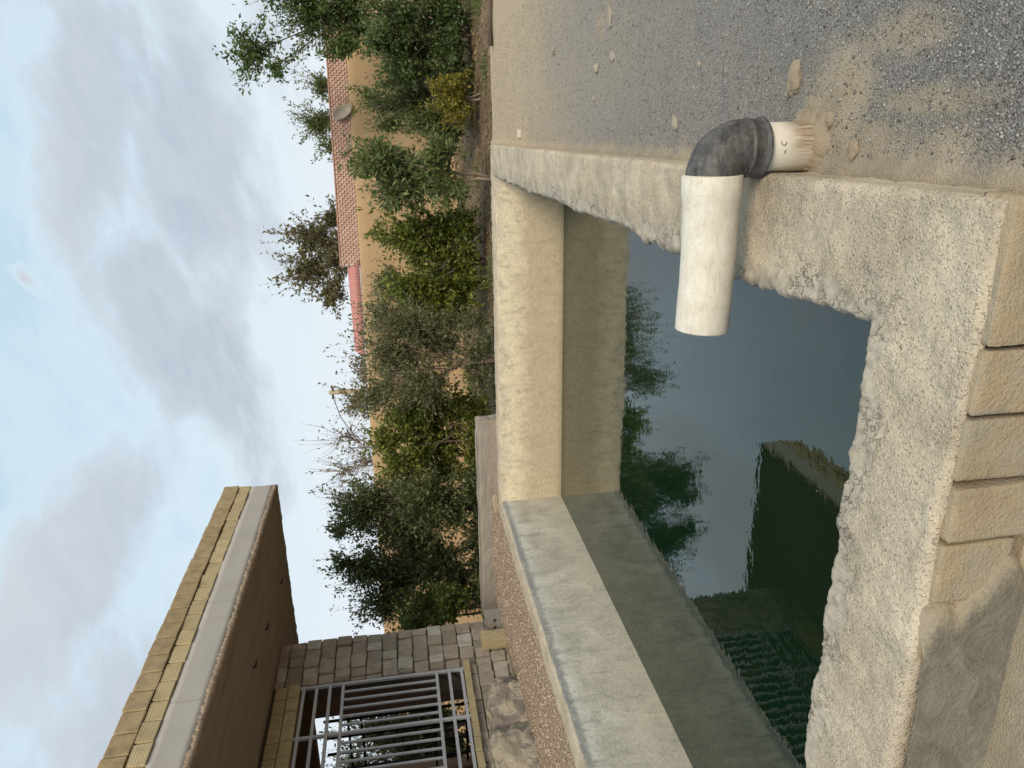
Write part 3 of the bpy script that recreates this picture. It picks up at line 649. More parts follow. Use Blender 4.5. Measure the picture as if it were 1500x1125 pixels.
# roof
FX, RY1, RY0 = -5.0, 10.32, 2.4
ROOF = corebox('roof', -10.6, FX-.03, RY0, RY1-.03, SO+.002, 3.60, m_='soffit_plaster')
js = [RY1, 8.91, 7.42, 5.87, 4.35, RY0]
for a, b_ in zip(js[:-1], js[1:]):
    n = 40; Y = np.linspace(a-.0018, b_+.0018, n); Zr = np.linspace(0, 1, 6); VV = []
    for yy in Y:
        zb = SO+.045; zt = 3.49+.006*float(fbm(yy*9, 3, 1, 2))
        for q in Zr: VV.append((FX+.006*float(fbm(yy*2, q*2, 4, 3)), yy, zb+(zt-zb)*q))
        VV.append((FX-.04, yy, zt))
        VV.insert(len(VV)-7, (FX-.04, yy, zb))
    mesh('fascia_panel', VV, grid_faces(n, 8, flip=True), 'fascia_cement', ROOF)
n = 1100; VV = []
for yy in np.linspace(RY1, RY0, n):
    a = float(.6*fbm(yy*4, 1, 2, 2)+.5*fbm(yy*30, 1, 2, 4)); b_ = float(.5*fbm(yy*4, 7, 3, 2)+.7*fbm(yy*34, 7, 3, 4))
    VV += [(FX-.10, yy, SO-.003), (FX-.012+.012*b_, yy, SO-.010+.012*a), (FX+.008+.012*a, yy, SO+.02+.01*b_), (FX+.006+.012*b_, yy, SO+.05+.03*b_), (FX-.03, yy, SO+.06+.03*b_)]
mesh('drip_edge', VV, grid_faces(n, 5, flip=True), 'rough_lip', ROOF)
VV = []
for xx in np.linspace(FX, -10.6, 200):
    a = float(fbm(xx*9, 1, 2, 4)); VV += [(xx, RY1-.10, SO-.002), (xx, RY1-.01, SO-.012+.016*a), (xx, RY1+.008+.015*a, SO+.03), (xx, RY1, 3.49), (xx, RY1-.04, 3.49)]
mesh('end_fascia', VV, grid_faces(200, 5), 'fascia_cement', ROOF)
for r_, (zc_, hh, ms, L, off) in enumerate(((3.577, .160, yb, .262, 0), (3.772, .212, rb, .258, .12))):
    y = RY1+.03-off*.0
    k = 0
    while y > RY0+.1:
        l = L*(1+random.uniform(-.03, .03))*(.6 if (k == 0 and r_) else 1); k += 1
        brick(ROOF, random.choice(ms), (FX-.05+(.012 if r_ else -.004)+random.uniform(-.007, .007), y-l/2, zc_+random.uniform(-.006, .006)), (.13, l-.014, hh), (random.uniform(-.012, .012), random.uniform(-.03, .03), random.uniform(-.012, .012))); y -= l
    x = FX-.13
    while x > -10.4:
        brick(ROOF, random.choice(ms), (x-.13, RY1-.02+random.uniform(-.006, .006), zc_), (.255, .13, hh), (random.uniform(-.01, .01), 0, 0)); x -= .262
box_obj('roof_fill', (-7.8, 6.35, 3.70), (5.4, 7.7, .2), 'brown_gravel', HOUSE, 0)
# stubs of reinforcement poking out under the soffit
for (x_, y_) in ((-6.25, 9.55), (-6.1, 8.3), (-6.0, 7.45)):
    V, Fc = tube_vf([(x_, y_, SO+.03), (x_+.03, y_, SO-.03), (x_+.09, y_+.02, SO-.045)], [.012, .012, .010], 6); mesh('rod_stub', V, Fc, 'dark_steel', ROOF)
# window grille of the front opening
GR = empty('window_grille', (BX-.02, (GY0+GY1)/2, GZ0-.02), 'grey painted steel bar grille in the pump house opening', 'grille')
gx = BX-.03
zr = [2.715, 2.545, 2.37, 2.198, .942, .77, .60]
def barbox(name, y0, y1, z0, z1, w, par=GR, m_='painted_steel', x=gx, dx=0.):
    return box_obj(name, (x, (y0+y1)/2, (z0+z1)/2), (w, abs(y1-y0), abs(z1-z0)), m_, par, .003)
ys4 = [GY1-.02-.872*i for i in range(4)]
for i, y_ in enumerate(ys4): barbox('stile', y_-.02, y_+.02, GZ0-.01, GZ1+.02, .04)
for i, z_ in enumerate(zr): barbox('rail', ys4[-1]-.02, ys4[0]+.02, z_-.02, z_+.02, .036, x=gx-.003)
for i in range(3):
    for k in range(1, 6):
        y_ = ys4[i]-.872*k/6; barbox('bar', y_-.014, y_+.014, zr[4]+.0, zr[3], .028, x=gx-.006)
# dark grille in the end wall
GR2 = empty('window_grille', (-8.78, BY1-.12, .42), 'dark bar grille seen inside, against the trees and sky', 'grille')
for k in range(4): box_obj('bar', (-8.40-.32*k, BY1-.12, 1.54), (.035, .035, 2.24), 'dark_steel', GR2, .003)
for z_ in (.5, 1.0, 2.1, 2.3): box_obj('rail', (-8.88, BY1-.123, z_), (1.32, .03, .035), 'dark_steel', GR2, .003)
# ------------------------------------------------------------------ tree table: name, label, leaf kind, base, stems, lobes (x, y, z, half width, half height, fullness)
TREES = [
 ('tall_ash_tree', 'leafy green tree hanging over the red brick parapet at the right', 'ash', (3.65, 19.31, -0.66), 1, [(2.54, 18.92, 2.66, 0.88, 0.99, .7), (3.29, 19.56, 1.86, 0.98, 0.98, .7), (3.21, 18.79, 3.09, 0.79, 0.94, .6), (2.51, 19.12, 1.67, 0.49, 0.49, 1), (1.85, 18.42, 2.0, 0.28, 0.63, 0.8), (1.8, 19.09, 4.11, 0.69, 0.56, 0.45), (1.43, 18.42, 3.55, 0.32, 0.32, 0.3)]),
 ('olive_shrub', 'big dark green shrub at the right end of the orchard', 'dark', (1.81, 15.48, -0.66), 2, [(2.11, 15.59, 0.67, 0.59, 0.79, 1), (1.4, 15.71, 0.31, 0.68, 0.84, 1.1), (1.63, 15.05, 1.09, 0.39, 0.45, 0.7), (2.15, 15.82, -0.21, 0.6, 0.54, 0.8), (1.04, 14.95, 0.75, 0.39, 0.58, 0.7)]),
 ('olive_shrub', 'green shrub with upright shoots against the tan wall', 'olive', (0.38, 15.62, -0.66), 2, [(0.58, 15.69, 0.62, 0.52, 0.85, 1), (0.6, 16.07, 1.22, 0.31, 0.45, 0.5), (0.19, 15.18, 0.24, 0.4, 0.65, 0.8), (0.18, 15.76, 1.06, 0.31, 0.39, 0.5), (0.71, 15.47, 1.42, 0.14, 0.3, 0.2)]),
 ('young_shrub', 'small yellowing shrub below the dark green shrub', 'yellow', (0.64, 14.22, -0.66), 2, [(0.66, 14.23, -0.02, 0.37, 0.37, 1), (0.47, 14.54, -0.25, 0.26, 0.28, 0.5)]),
 ('ash_tree', 'slender tree with two pale stems behind the tank corner', 'ash2', (-0.77, 13.09, -0.66), 2, [(-0.4, 13.22, 1.23, 0.43, 0.55, 1), (-0.77, 13.46, 0.75, 0.55, 0.73, 1.1), (-0.33, 12.87, 0.31, 0.35, 0.44, 0.7), (-1.04, 13.21, 1.15, 0.3, 0.43, 0.6), (-0.94, 12.76, 0.17, 0.35, 0.33, 0.6), (-0.44, 13.63, 1.65, 0.27, 0.27, 0.4)]),
 ('pistachio_shrub', 'round bright green bush with no trunk showing', 'bright', (-2.39, 14.0, -0.66), 3, [(-1.85, 14.19, 0.82, 0.53, 0.59, 1), (-2.43, 14.36, 0.28, 0.74, 0.65, 1.2), (-2.77, 13.5, 0.87, 0.45, 0.54, 0.8), (-1.78, 14.43, 0.14, 0.43, 0.54, 0.8), (-2.94, 13.54, 0.32, 0.39, 0.49, 0.7), (-1.89, 14.6, 1.31, 0.22, 0.27, 0.3)]),
 ('grey_shrub', 'thin grey green shrub top between the bright bush and pale stems', 'grey', (-3.06, 15.36, -0.66), 2, [(-2.95, 15.4, 1.34, 0.44, 0.44, 0.8), (-3.43, 15.6, 0.86, 0.52, 0.67, 0.8), (-3.7, 14.76, 0.34, 0.43, 0.71, 0.7)]),
 ('pomegranate_tree', 'airy grey green tree with several bare pale stems fanning out', 'grey', (-3.87, 12.21, -0.66), 5, [(-3.21, 12.44, 1.07, 0.54, 0.75, 1), (-3.84, 12.59, 1.29, 0.6, 0.74, 1), (-4.07, 11.77, 0.85, 0.53, 0.7, 1), (-3.52, 12.54, 0.48, 0.55, 0.55, 0.9), (-4.22, 11.82, 1.61, 0.41, 0.47, 0.5), (-3.06, 12.92, 1.41, 0.37, 0.44, 0.5)]),
 ('pistachio_shrub', 'yellow green bush left of the pale stemmed tree', 'bright', (-5.41, 12.51, -0.66), 3, [(-4.91, 12.69, 1.07, 0.51, 0.64, 1), (-5.62, 12.81, 0.67, 0.59, 0.72, 1.1), (-5.67, 12.05, 1.23, 0.4, 0.53, 0.8), (-4.97, 12.88, 0.33, 0.46, 0.47, 0.7), (-5.2, 12.32, 1.5, 0.35, 0.35, 0.5), (-6.15, 12.68, 0.47, 0.4, 0.48, 0.6)]),
 ('evergreen_tree', 'tall dark tree with feathery top nearest the bare branches', 'darktall', (-6.19, 11.18, -0.66), 2, [(-6.02, 11.24, 2.02, 0.48, 0.5, 0.8), (-6.07, 11.59, 1.45, 0.55, 0.67, 1), (-5.85, 10.93, 0.81, 0.58, 0.64, 1.1), (-6.52, 11.27, 1.3, 0.48, 0.72, 1), (-6.04, 10.96, 0.42, 0.52, 0.37, 0.7), (-6.52, 11.49, 2.42, 0.27, 0.29, 0.3)]),
 ('evergreen_tree', 'tall dark tree next to the pump house with spiky top', 'darktall', (-7.54, 11.34, -0.66), 2, [(-7.34, 11.41, 2.07, 0.45, 0.47, 0.8), (-7.66, 11.66, 1.43, 0.58, 0.7, 1), (-7.16, 11.1, 0.75, 0.55, 0.67, 1), (-8.07, 11.36, 1.77, 0.4, 0.57, 0.7), (-6.9, 11.3, 1.09, 0.43, 0.61, 0.7), (-7.92, 11.63, 0.39, 0.46, 0.36, 0.6), (-7.2, 11.35, 2.42, 0.25, 0.2, 0.3)]),
 ('pistachio_shrub', 'low light green bush touching the grey block corner', 'bright2', (-7.61, 10.25, -0.66), 3, [(-7.51, 10.29, 0.93, 0.44, 0.6, 1.1), (-7.94, 10.51, 1.29, 0.26, 0.4, 0.5), (-7.2, 10.02, 0.6, 0.34, 0.34, 0.6)]),
 ('evergreen_tree', 'dark tree seen through the bars of the pump house', 'darktall', (-11.16, 11.44, -0.66), 2, [(-11.06, 11.47, 1.98, 0.55, 0.82, 0.8), (-11.3, 11.76, 1.18, 0.7, 0.98, 1), (-11.48, 10.96, 1.49, 0.67, 0.93, 1), (-11.89, 11.39, 0.82, 0.69, 0.69, 0.8), (-11.54, 11.04, 2.53, 0.54, 0.54, 0.5)]),
 ('far_tree', 'small green tree crown showing over the red brick parapet', 'olive', (0.73, 25.71, -1.0), 2, [(1.5, 25.98, 3.14, 0.57, 0.63, 0.7), (0.36, 25.95, 3.38, 0.78, 0.74, 0.9), (-0.38, 24.95, 2.81, 0.49, 0.62, 0.6), (0.98, 26.01, 2.5, 1.14, 0.46, 0.6)]),
 ('far_tree', 'brown olive sparse tree crown with twiggy outline behind the wall', 'brown', (-3.97, 24.58, -1.0), 3, [(-3.24, 24.84, 3.8, 0.88, 0.97, 0.9), (-4.25, 24.85, 4.01, 0.89, 0.98, 0.9), (-2.59, 24.7, 3.07, 0.68, 0.64, 0.5), (-5.0, 24.43, 3.34, 0.75, 0.7, 0.6), (-3.76, 24.39, 3.05, 1.14, 0.69, 0.8)]),
 ('far_tree', 'thin reddish brown tree crown beside the light pole', 'redbrown', (-7.95, 22.64, -1.0), 3, [(-6.99, 22.98, 2.43, 0.59, 0.54, 0.35), (-8.36, 22.87, 2.71, 0.83, 0.78, 0.6), (-7.53, 22.42, 2.2, 0.89, 0.49, 0.4)]),
 ('bare_tree', 'mostly bare tree with thin branches left of the light pole', 'bare', (-9.45, 20.52, -1.0), 4, [(-8.68, 20.8, 2.97, 0.76, 0.89, 0.5), (-9.79, 20.78, 3.17, 0.78, 0.95, 0.5), (-9.15, 20.26, 2.48, 0.84, 0.63, 0.5), (-10.51, 20.36, 3.21, 0.64, 0.77, 0.4)]),
]
# ------------------------------------------------------------------ kerb and loose blocks by the strip
def rough_block(name, x0, x1, y0, y1, z0, z1, material, nx=8, ny=3, nz=4, amp=.012, seed=0, parent=None):
    bm = bmesh.new(); bmesh.ops.create_cube(bm, size=1)
    bmesh.ops.subdivide_edges(bm, edges=list(bm.edges), cuts=max(nx, 3), use_grid_fill=True)
    V = np.array([v.co[:] for v in bm.verts]); Fc = [[v.index for v in f.verts] for f in bm.faces]; bm.free()
    P = np.column_stack([(x0+x1)/2+V[:, 0]*(x1-x0), (y0+y1)/2+V[:, 1]*(y1-y0), (z0+z1)/2+V[:, 2]*(z1-z0)])
    N = V/np.maximum(np.abs(V).max(1, keepdims=True), 1e-6)
    f = fbm(P[:, 0]*6+seed, P[:, 1]*6, P[:, 2]*6, 4)+.5*fbm(P[:, 0]*22+seed, P[:, 1]*22, P[:, 2]*22, 3)
    ed = (np.sort(np.abs(V), 1)[:, 1] > .44)
    return mesh(name, P+N*(amp*f)[:, None]-V*(ed*amp*1.2)[:, None], Fc, material, parent, smooth=amp > .03)
o = rough_block('kerb', -7.15, -3.84, 9.46, 9.62, -.45, .155, 'kerb_cement', nx=24, amp=.02); tag(o, 'low grey concrete kerb along the far edge of the gravel strip', 'kerb')
o = rough_block('clay_brick', -4.90, -4.64, 8.62, 8.74, -.03, .035, 'clay_block', nx=5, amp=.012, seed=3); o.rotation_euler = (.05, -.03, .5); tag(o, 'flat buff brick lying at the far corner of the tank', 'brick')
HB = empty('hollow_block', (-6.84, 8.93, -.10), 'grey hollow block with two round holes at the house corner', 'block')
def holed(name, cx, cy, z0, z1, sx, sy, par):
    # block lying so that its two cores face the camera (-y)
    bm = bmesh.new(); n = 20; ring = []
    V = []; Fc = []
    hx = (-.058, .058); 
    # front plate with two holes built from two square cells
    zc = (z0+z1)/2; hh = (z1-z0)/2; r = .034
    for c in hx:
        base = len(V); sq = []
        for k in range(n):
            a = 2*math.pi*(k+.5)/n; ca, sa = math.cos(a), math.sin(a); m_ = max(abs(ca)/(sx/4), abs(sa)/hh)
            V.append((cx+c*(sx/4/.058)+ca/m_, cy-sy/2, zc+sa/m_))
        for dy in (0, .10):
            for k in range(n):
                a = 2*math.pi*(k+.5)/n; V.append((cx+c*(sx/4/.058)+r*math.cos(a), cy-sy/2+dy, zc-.01+r*math.sin(a)))
        for lv in range(2):
            for k in range(n):
                k2 = (k+1) % n; Fc.append((base+lv*n+k, base+lv*n+k2, base+(lv+1)*n+k2, base+(lv+1)*n+k))
        Fc.append(tuple(base+2*n+k for k in range(n)))
    b = len(V); v2, f2 = box_vf(cx-sx/2, cx+sx/2, cy-sy/2+.0005, cy+sy/2, z0, z1); V += v2; f2.pop(2); Fc += [tuple(b+i for i in f) for f in f2]
    return mesh(name, V, Fc, 'kerb_cement', par)
holed('block_body', -6.84, 8.93, -.10, .17, .25, .20, HB)
o = rough_block('yellow_block', -6.975, -6.80, 8.46, 8.68, -.10, .27, 'yellow_brick', nx=5, amp=.006, seed=5); tag(o, 'clean yellow brick block standing on end at the house corner', 'block')
o = rough_block('rubble_stone', -6.92, -6.55, 6.55, 7.42, -.18, .34, 'rubble', nx=16, amp=.06, seed=11); tag(o, 'big pale fieldstone leaning below the grille sill', 'stone')
o = rough_block('rubble_stone', -6.90, -6.50, 5.55, 6.62, -.18, .42, 'rubble', nx=16, amp=.07, seed=23); tag(o, 'largest mortared fieldstone at the picture edge below the grille', 'stone')
o = rough_block('brick_piece', -6.90, -6.82, 7.0, 7.22, .28, .36, 'yellow_brick', nx=4, amp=.01, seed=2); tag(o, 'broken yellow brick piece resting on the fieldstone', 'brick'); o.rotation_euler = (.25, 0, .1)
# ------------------------------------------------------------------ stones on the yard
def stone(name, x, y, s, label, zf, mtl='stone', seed=0, flat=.6, el=1.3, grp=None, rz=0.):
    bm = bmesh.new(); bmesh.ops.create_icosphere(bm, subdivisions=3, radius=1)
    V = np.array([v.co[:] for v in bm.verts]); Fc = [[v.index for v in f.verts] for f in bm.faces]; bm.free()
    V = V*(1+.45*fbm(V[:, 0]*1.3+seed, V[:, 1]*1.3, V[:, 2]*1.3, 3)+.15*fbm(V[:, 0]*5+seed, V[:, 1]*5, V[:, 2]*5, 2))[:, None]
    V = V*np.array([s*el, s, s*flat]); c, sn = math.cos(rz), math.sin(rz)
    V = np.column_stack([V[:, 0]*c-V[:, 1]*sn, V[:, 0]*sn+V[:, 1]*c, V[:, 2]])
    zz = float(zf(np.array([x]), np.array([y]))[0])
    o = mesh(name, V+np.array([x, y, zz+s*flat*.2]), Fc, mtl, None, smooth=False); return tag(o, label, 'stone', grp)
stone('dirt_clod', .145, 2.34, .033, 'largest brown clod on the grit beside the pipe elbow', gz, 'dirt', seed=1, flat=.7, el=1.7, rz=.1)
stone('stone', .362, 4.70, .030, 'round pale stone in the middle of the grit', gz, seed=2, flat=.8, el=1.0)
stone('stone', .40, 4.38, .028, 'long pale stone next to the round pale stone', gz, seed=3, flat=.5, el=1.6, rz=1.3)
stone('stone', .19, 4.75, .018, 'small pale pebble left of the round pale stone', gz, seed=4, flat=.8, el=1.1)
stone('stone', .255, 3.12, .014, 'small grey stone above the pipe elbow', gz, seed=5, flat=.8, el=1.1)
stone('stone', .62, 4.45, .035, 'dark flat stone near the upper picture edge', gz, seed=6, flat=.35, el=1.9, rz=.2)
stone('stone', .58, 5.9, .03, 'pale stone on the buff silt toward the far end', gz, seed=7, flat=.7, el=1.2)
stone('stone', -.065, 1.965, .022, 'small brown clod at the foot of the pipe', gz, 'dirt', seed=8, flat=.6, el=1.4)
stone('stone', .02, 2.09, .018, 'little brown clod touching the stained lower pipe', gz, 'dirt', seed=9, flat=.6, el=1.3)
stone('stone', .03, 3.35, .022, 'narrow grey stone close to the rim above the pipe', gz, seed=10, flat=.5, el=1.9, rz=.9)
o = rough_block('wood_stick', -.06, .02, 7.35, 7.46, -.165, -.135, 'pale_mortar', nx=3, amp=.004); tag(o, 'short pale batten lying beside the far tank corner', 'stick')
V, Fc = tube_vf([(.95, 9.15, -.13), (1.2, 9.18, -.125), (1.55, 9.1, -.13)], [.03, .028, .025], 7); o = mesh('wood_stick', V, Fc, 'bark_dark', smooth=True); tag(o, 'dark stick lying near the far edge of the yard', 'stick')
V, Fc = tube_vf([(-1.20, 1.10, gz(-1.2, 1.1)+.005), (-1.222, 1.13, gz(-1.2, 1.1)+.012), (-1.235, 1.145, gz(-1.2, 1.1)+.01)], [.004, .003, .002], 6)
V2, F2 = tube_vf([(-1.222, 1.13, gz(-1.2, 1.1)+.012), (-1.25, 1.125, gz(-1.2, 1.1)+.01)], [.003, .0015], 6, len(V)); o = mesh('straw_twig', V+V2, Fc+F2, 'pale_mortar', smooth=True); tag(o, 'small pale forked twig on the dirt by the grey mortar', 'twig')
# ------------------------------------------------------------------ grit and pebbles (nobody could count them)
def pebbles(name, n, xf, yf, zf, smin, smax, material, label, cat, flat=.6):
    x = xf(n); y = yf(n); z = zf(x, y)
    s = smin*(smax/smin)**(RNG.random(n)**2.2)
    oc = np.array([(1, 0, 0), (-1, 0, 0), (0, 1, 0), (0, -1, 0), (0, 0, 1), (0, 0, -1)], float)
    of = np.array([(0, 2, 4), (2, 1, 4), (1, 3, 4), (3, 0, 4), (2, 0, 5), (1, 2, 5), (3, 1, 5), (0, 3, 5)])
    sc = RNG.uniform(.6, 1.3, (n, 6, 1))*oc[None]; a = RNG.uniform(0, 6.28, n); c, sn = np.cos(a)[:, None], np.sin(a)[:, None]
    P = np.stack([sc[..., 0]*c-sc[..., 1]*sn, sc[..., 0]*sn+sc[..., 1]*c, sc[..., 2]*flat], -1)*s[:, None, None]
    P[..., 0] += .3*P[..., 2]
    P = P+np.stack([x, y, z+s*.25], -1)[:, None]
    Fc = (of[None]+6*np.arange(n)[:, None, None]).reshape(-1, 3)
    o = mesh(name, P.reshape(-1, 3), Fc, material, attrs={'rnd': np.repeat(RNG.random(n), 6)}); return tag(o, label, cat, kind='stuff')
U_ = lambda a, b: (lambda n: RNG.uniform(a, b, n))
pebbles('grit', 38000, U_(-.08, 1.1), lambda n: 1.3+8.0*RNG.random(n)**2.1, gz, .0016, .0065, 'pebble_grey', 'loose grey grit over the yard beside the tank', 'grit')
pebbles('gravel', 12000, lambda n: -4.80-1.9*RNG.random(n), lambda n: 4.2+5.2*RNG.random(n), lz, .006, .028, 'pebble_brown', 'loose brown gravel on the strip between tank and house', 'gravel')
# ------------------------------------------------------------------ boundary wall
Fh = np.array([-.3327, .9430, 0]); Rh = np.array([.9430, .3327, 0]); CW = Fh*20.
def wp(s, z, off=0.): 
    return CW[None]*0+np.asarray(CW+Fh*off)[None]+np.asarray(s)[:, None]*Rh[None]+np.column_stack([np.zeros((len(s), 2)), np.broadcast_to(z, len(s))])
MW = empty('mud_wall', tuple(CW+np.array([0, 0, -.7])), 'long tan mud rendered wall behind the orchard trees', 'wall')
s_ = np.arange(-18, 18.01, .25); rows = []
for z_, off in [(-1.1, 0), (-.3, .0), (.3, .0), (.9, 0), (1.4, 0), (1.8, 0), (2.0, .0), (2.055, .03), (2.07, .12), (2.06, .35), (-1.1, .36)]:
    P = wp(s_, z_, off); P += Fh[None]*(.05*fbm(s_*.7, z_*.7, 1, 3)+.015*fbm(s_*4, z_*4, 2, 2))[:, None]; P[:, 2] += .02*fbm(s_*.8, 3, 3, 3); rows.append(P)
mesh('wall_body', np.stack(rows, 1).reshape(-1, 3), grid_faces(len(s_), len(rows)), 'mud_render', MW, smooth=True)
def wbox(name, s0, s1, o0, o1, z0, z1, m_, par):
    V = []
    for z_ in (z0, z1):
        for s, of in ((s0, o0), (s1, o0), (s1, o1), (s0, o1)): V.append(CW+Rh*s+Fh*of+np.array([0, 0, z_]))
    return V, [(3, 2, 1, 0), (4, 5, 6, 7), (0, 1, 5, 4), (1, 2, 6, 5), (2, 3, 7, 6), (3, 0, 4, 7)]
V, Fc = wbox('', 3.5, 18, .07, .27, 2.05, 2.56, '', MW); PARA = mesh('parapet', V, Fc, 'pale_mortar', MW)
VV = []; FF = []; RR = []; nr = 7
for r in range(nr):
    z0 = 2.068+r*.0705; s = 3.5+(.065 if r % 2 else 0)
    while s < 14:
        v, f = wbox('', s, s+.098, .035+random.uniform(-.008, .008), .12, z0, z0+.052, '', MW)
        FF += [tuple(len(VV)+i for i in q) for q in f]; VV += v; RR += [random.random()]*8; s += .131
o = mesh('brick_courses', np.array(VV), FF, 'red_brick', PARA, attrs={'rnd': RR}); o['kind'] = 'stuff'
V, Fc = wbox('', 3.48, 18, .03, .30, 2.562, 2.592, '', MW); mesh('parapet_cap', V, Fc, 'red_brick', PARA)
# corrugated sheet leaning on the wall top
n = 160; ss = np.linspace(1.0, 3.62, n); VV = []
for i, s in enumerate(ss):
    w_ = .018*math.sin(s*2*math.pi/.085)
    for q, (zz, oo) in enumerate(((2.075, .02), (2.35, .16))):
        sh = -.16*q+0; top = zz+(.06*(s-1.0)/2.6 if q else 0)
        VV.append(CW+Rh*(s+.18*q)+Fh*(oo+w_)+np.array([0, 0, top]))
    
o = mesh('corrugated_sheet', np.array(VV), grid_faces(n, 2), 'pink_sheet'); sm = o.modifiers.new('thickness', 'SOLIDIFY'); sm.thickness = .004
tag(o, 'faded red corrugated sheet leaning on top of the tan wall', 'metal sheet')
# pale dish hooked on the parapet
DI = []; nr_, na = 6, 24
for i in range(nr_+1):
    r = i/nr_
    for k in range(na):
        a = 2*math.pi*k/na; u_, v_ = .17*r*math.cos(a), .30*r*math.sin(a); ca, sa = math.cos(.55), math.sin(.55)
        DI.append(CW+Rh*(7.62+u_*ca-v_*sa)+Fh*(-.02-.08*r*r)+np.array([0, 0, 2.26+u_*sa+v_*ca]))
DF = [(i*na+k, i*na+(k+1) % na, (i+1)*na+(k+1) % na, (i+1)*na+k) for i in range(nr_) for k in range(na)]
o = mesh('satellite_dish', np.array(DI), DF, 'dish_grey', smooth=True); o.modifiers.new('thickness', 'SOLIDIFY').thickness = .012; tag(o, 'pale grey oval dish fixed to the red brick parapet', 'dish')
V, Fc = tube_vf([CW+Rh*6.66+Fh*.0+np.array([0, 0, 2.08]), CW+Rh*6.45-Fh*.03+np.array([0, 0, 2.36])], [.025, .018], 6); o = mesh('wood_stick', V, Fc, 'bark_dark'); tag(o, 'dark stick slanting across the red brick parapet', 'stick')
# light pole
LP = empty('utility_pole', (-8.58, 24.55, -1), 'wooden utility pole with a stay wire rising behind the wall', 'pole')
V, Fc = tube_vf([(-8.62, 24.54, -1), (-8.53, 24.56, 3.68)], [.11, .075], 10); mesh('pole', V, Fc, 'wood_grey', LP, smooth=True)
V, Fc = tube_vf([(-8.36, 24.62, 3.55), (-8.75, 24.48, 3.56)], [.04, .04], 6); mesh('insulator_arm', V, Fc, 'dark_steel', LP)
V, Fc = tube_vf([(-8.7, 24.5, 3.55), (-9.35, 24.27, 3.35), (-10.2, 24.0, 2.8), (-11, 23.7, 2.0)], [.014]*4, 5); mesh('stay_wire', V, Fc, 'dark_steel', LP)
# ------------------------------------------------------------------ trees
SPEC = {  # leaf length, width, leaves per twig, twigs per lobe, bark, droop, twig upward bias
 'ash': (.075, .030, 22, 85, 'bark_dark', -.15, .3), 'ash2': (.085, .024, 22, 75, 'bark_pale', -.2, .4), 'dark': (.060, .026, 26, 95, 'bark_dark', 0, .5), 'olive': (.060, .022, 24, 85, 'bark_pale', .1, .7),
 'yellow': (.055, .026, 26, 70, 'bark_pale', 0, .5), 'bright': (.060, .032, 26, 85, 'bark_dark', 0, .5), 'bright2': (.055, .028, 26, 95, 'bark_dark', 0, .5), 'grey': (.055, .020, 20, 85, 'bark_red', 0, .8),
 'darktall': (.055, .022, 28, 95, 'bark_dark', 0, .9), 'brown': (.075, .032, 20, 80, 'bark_red', 0, .8), 'redbrown': (.07, .03, 12, 80, 'bark_red', 0, .8), 'bare': (.07, .025, 2.5, 85, 'bark_red', 0, 1.0)}
LOW = {'dark': .7, 'olive': .5, 'bright': .6, 'bright2': .8, 'darktall': 1.0, 'grey': .35, 'yellow': .4}
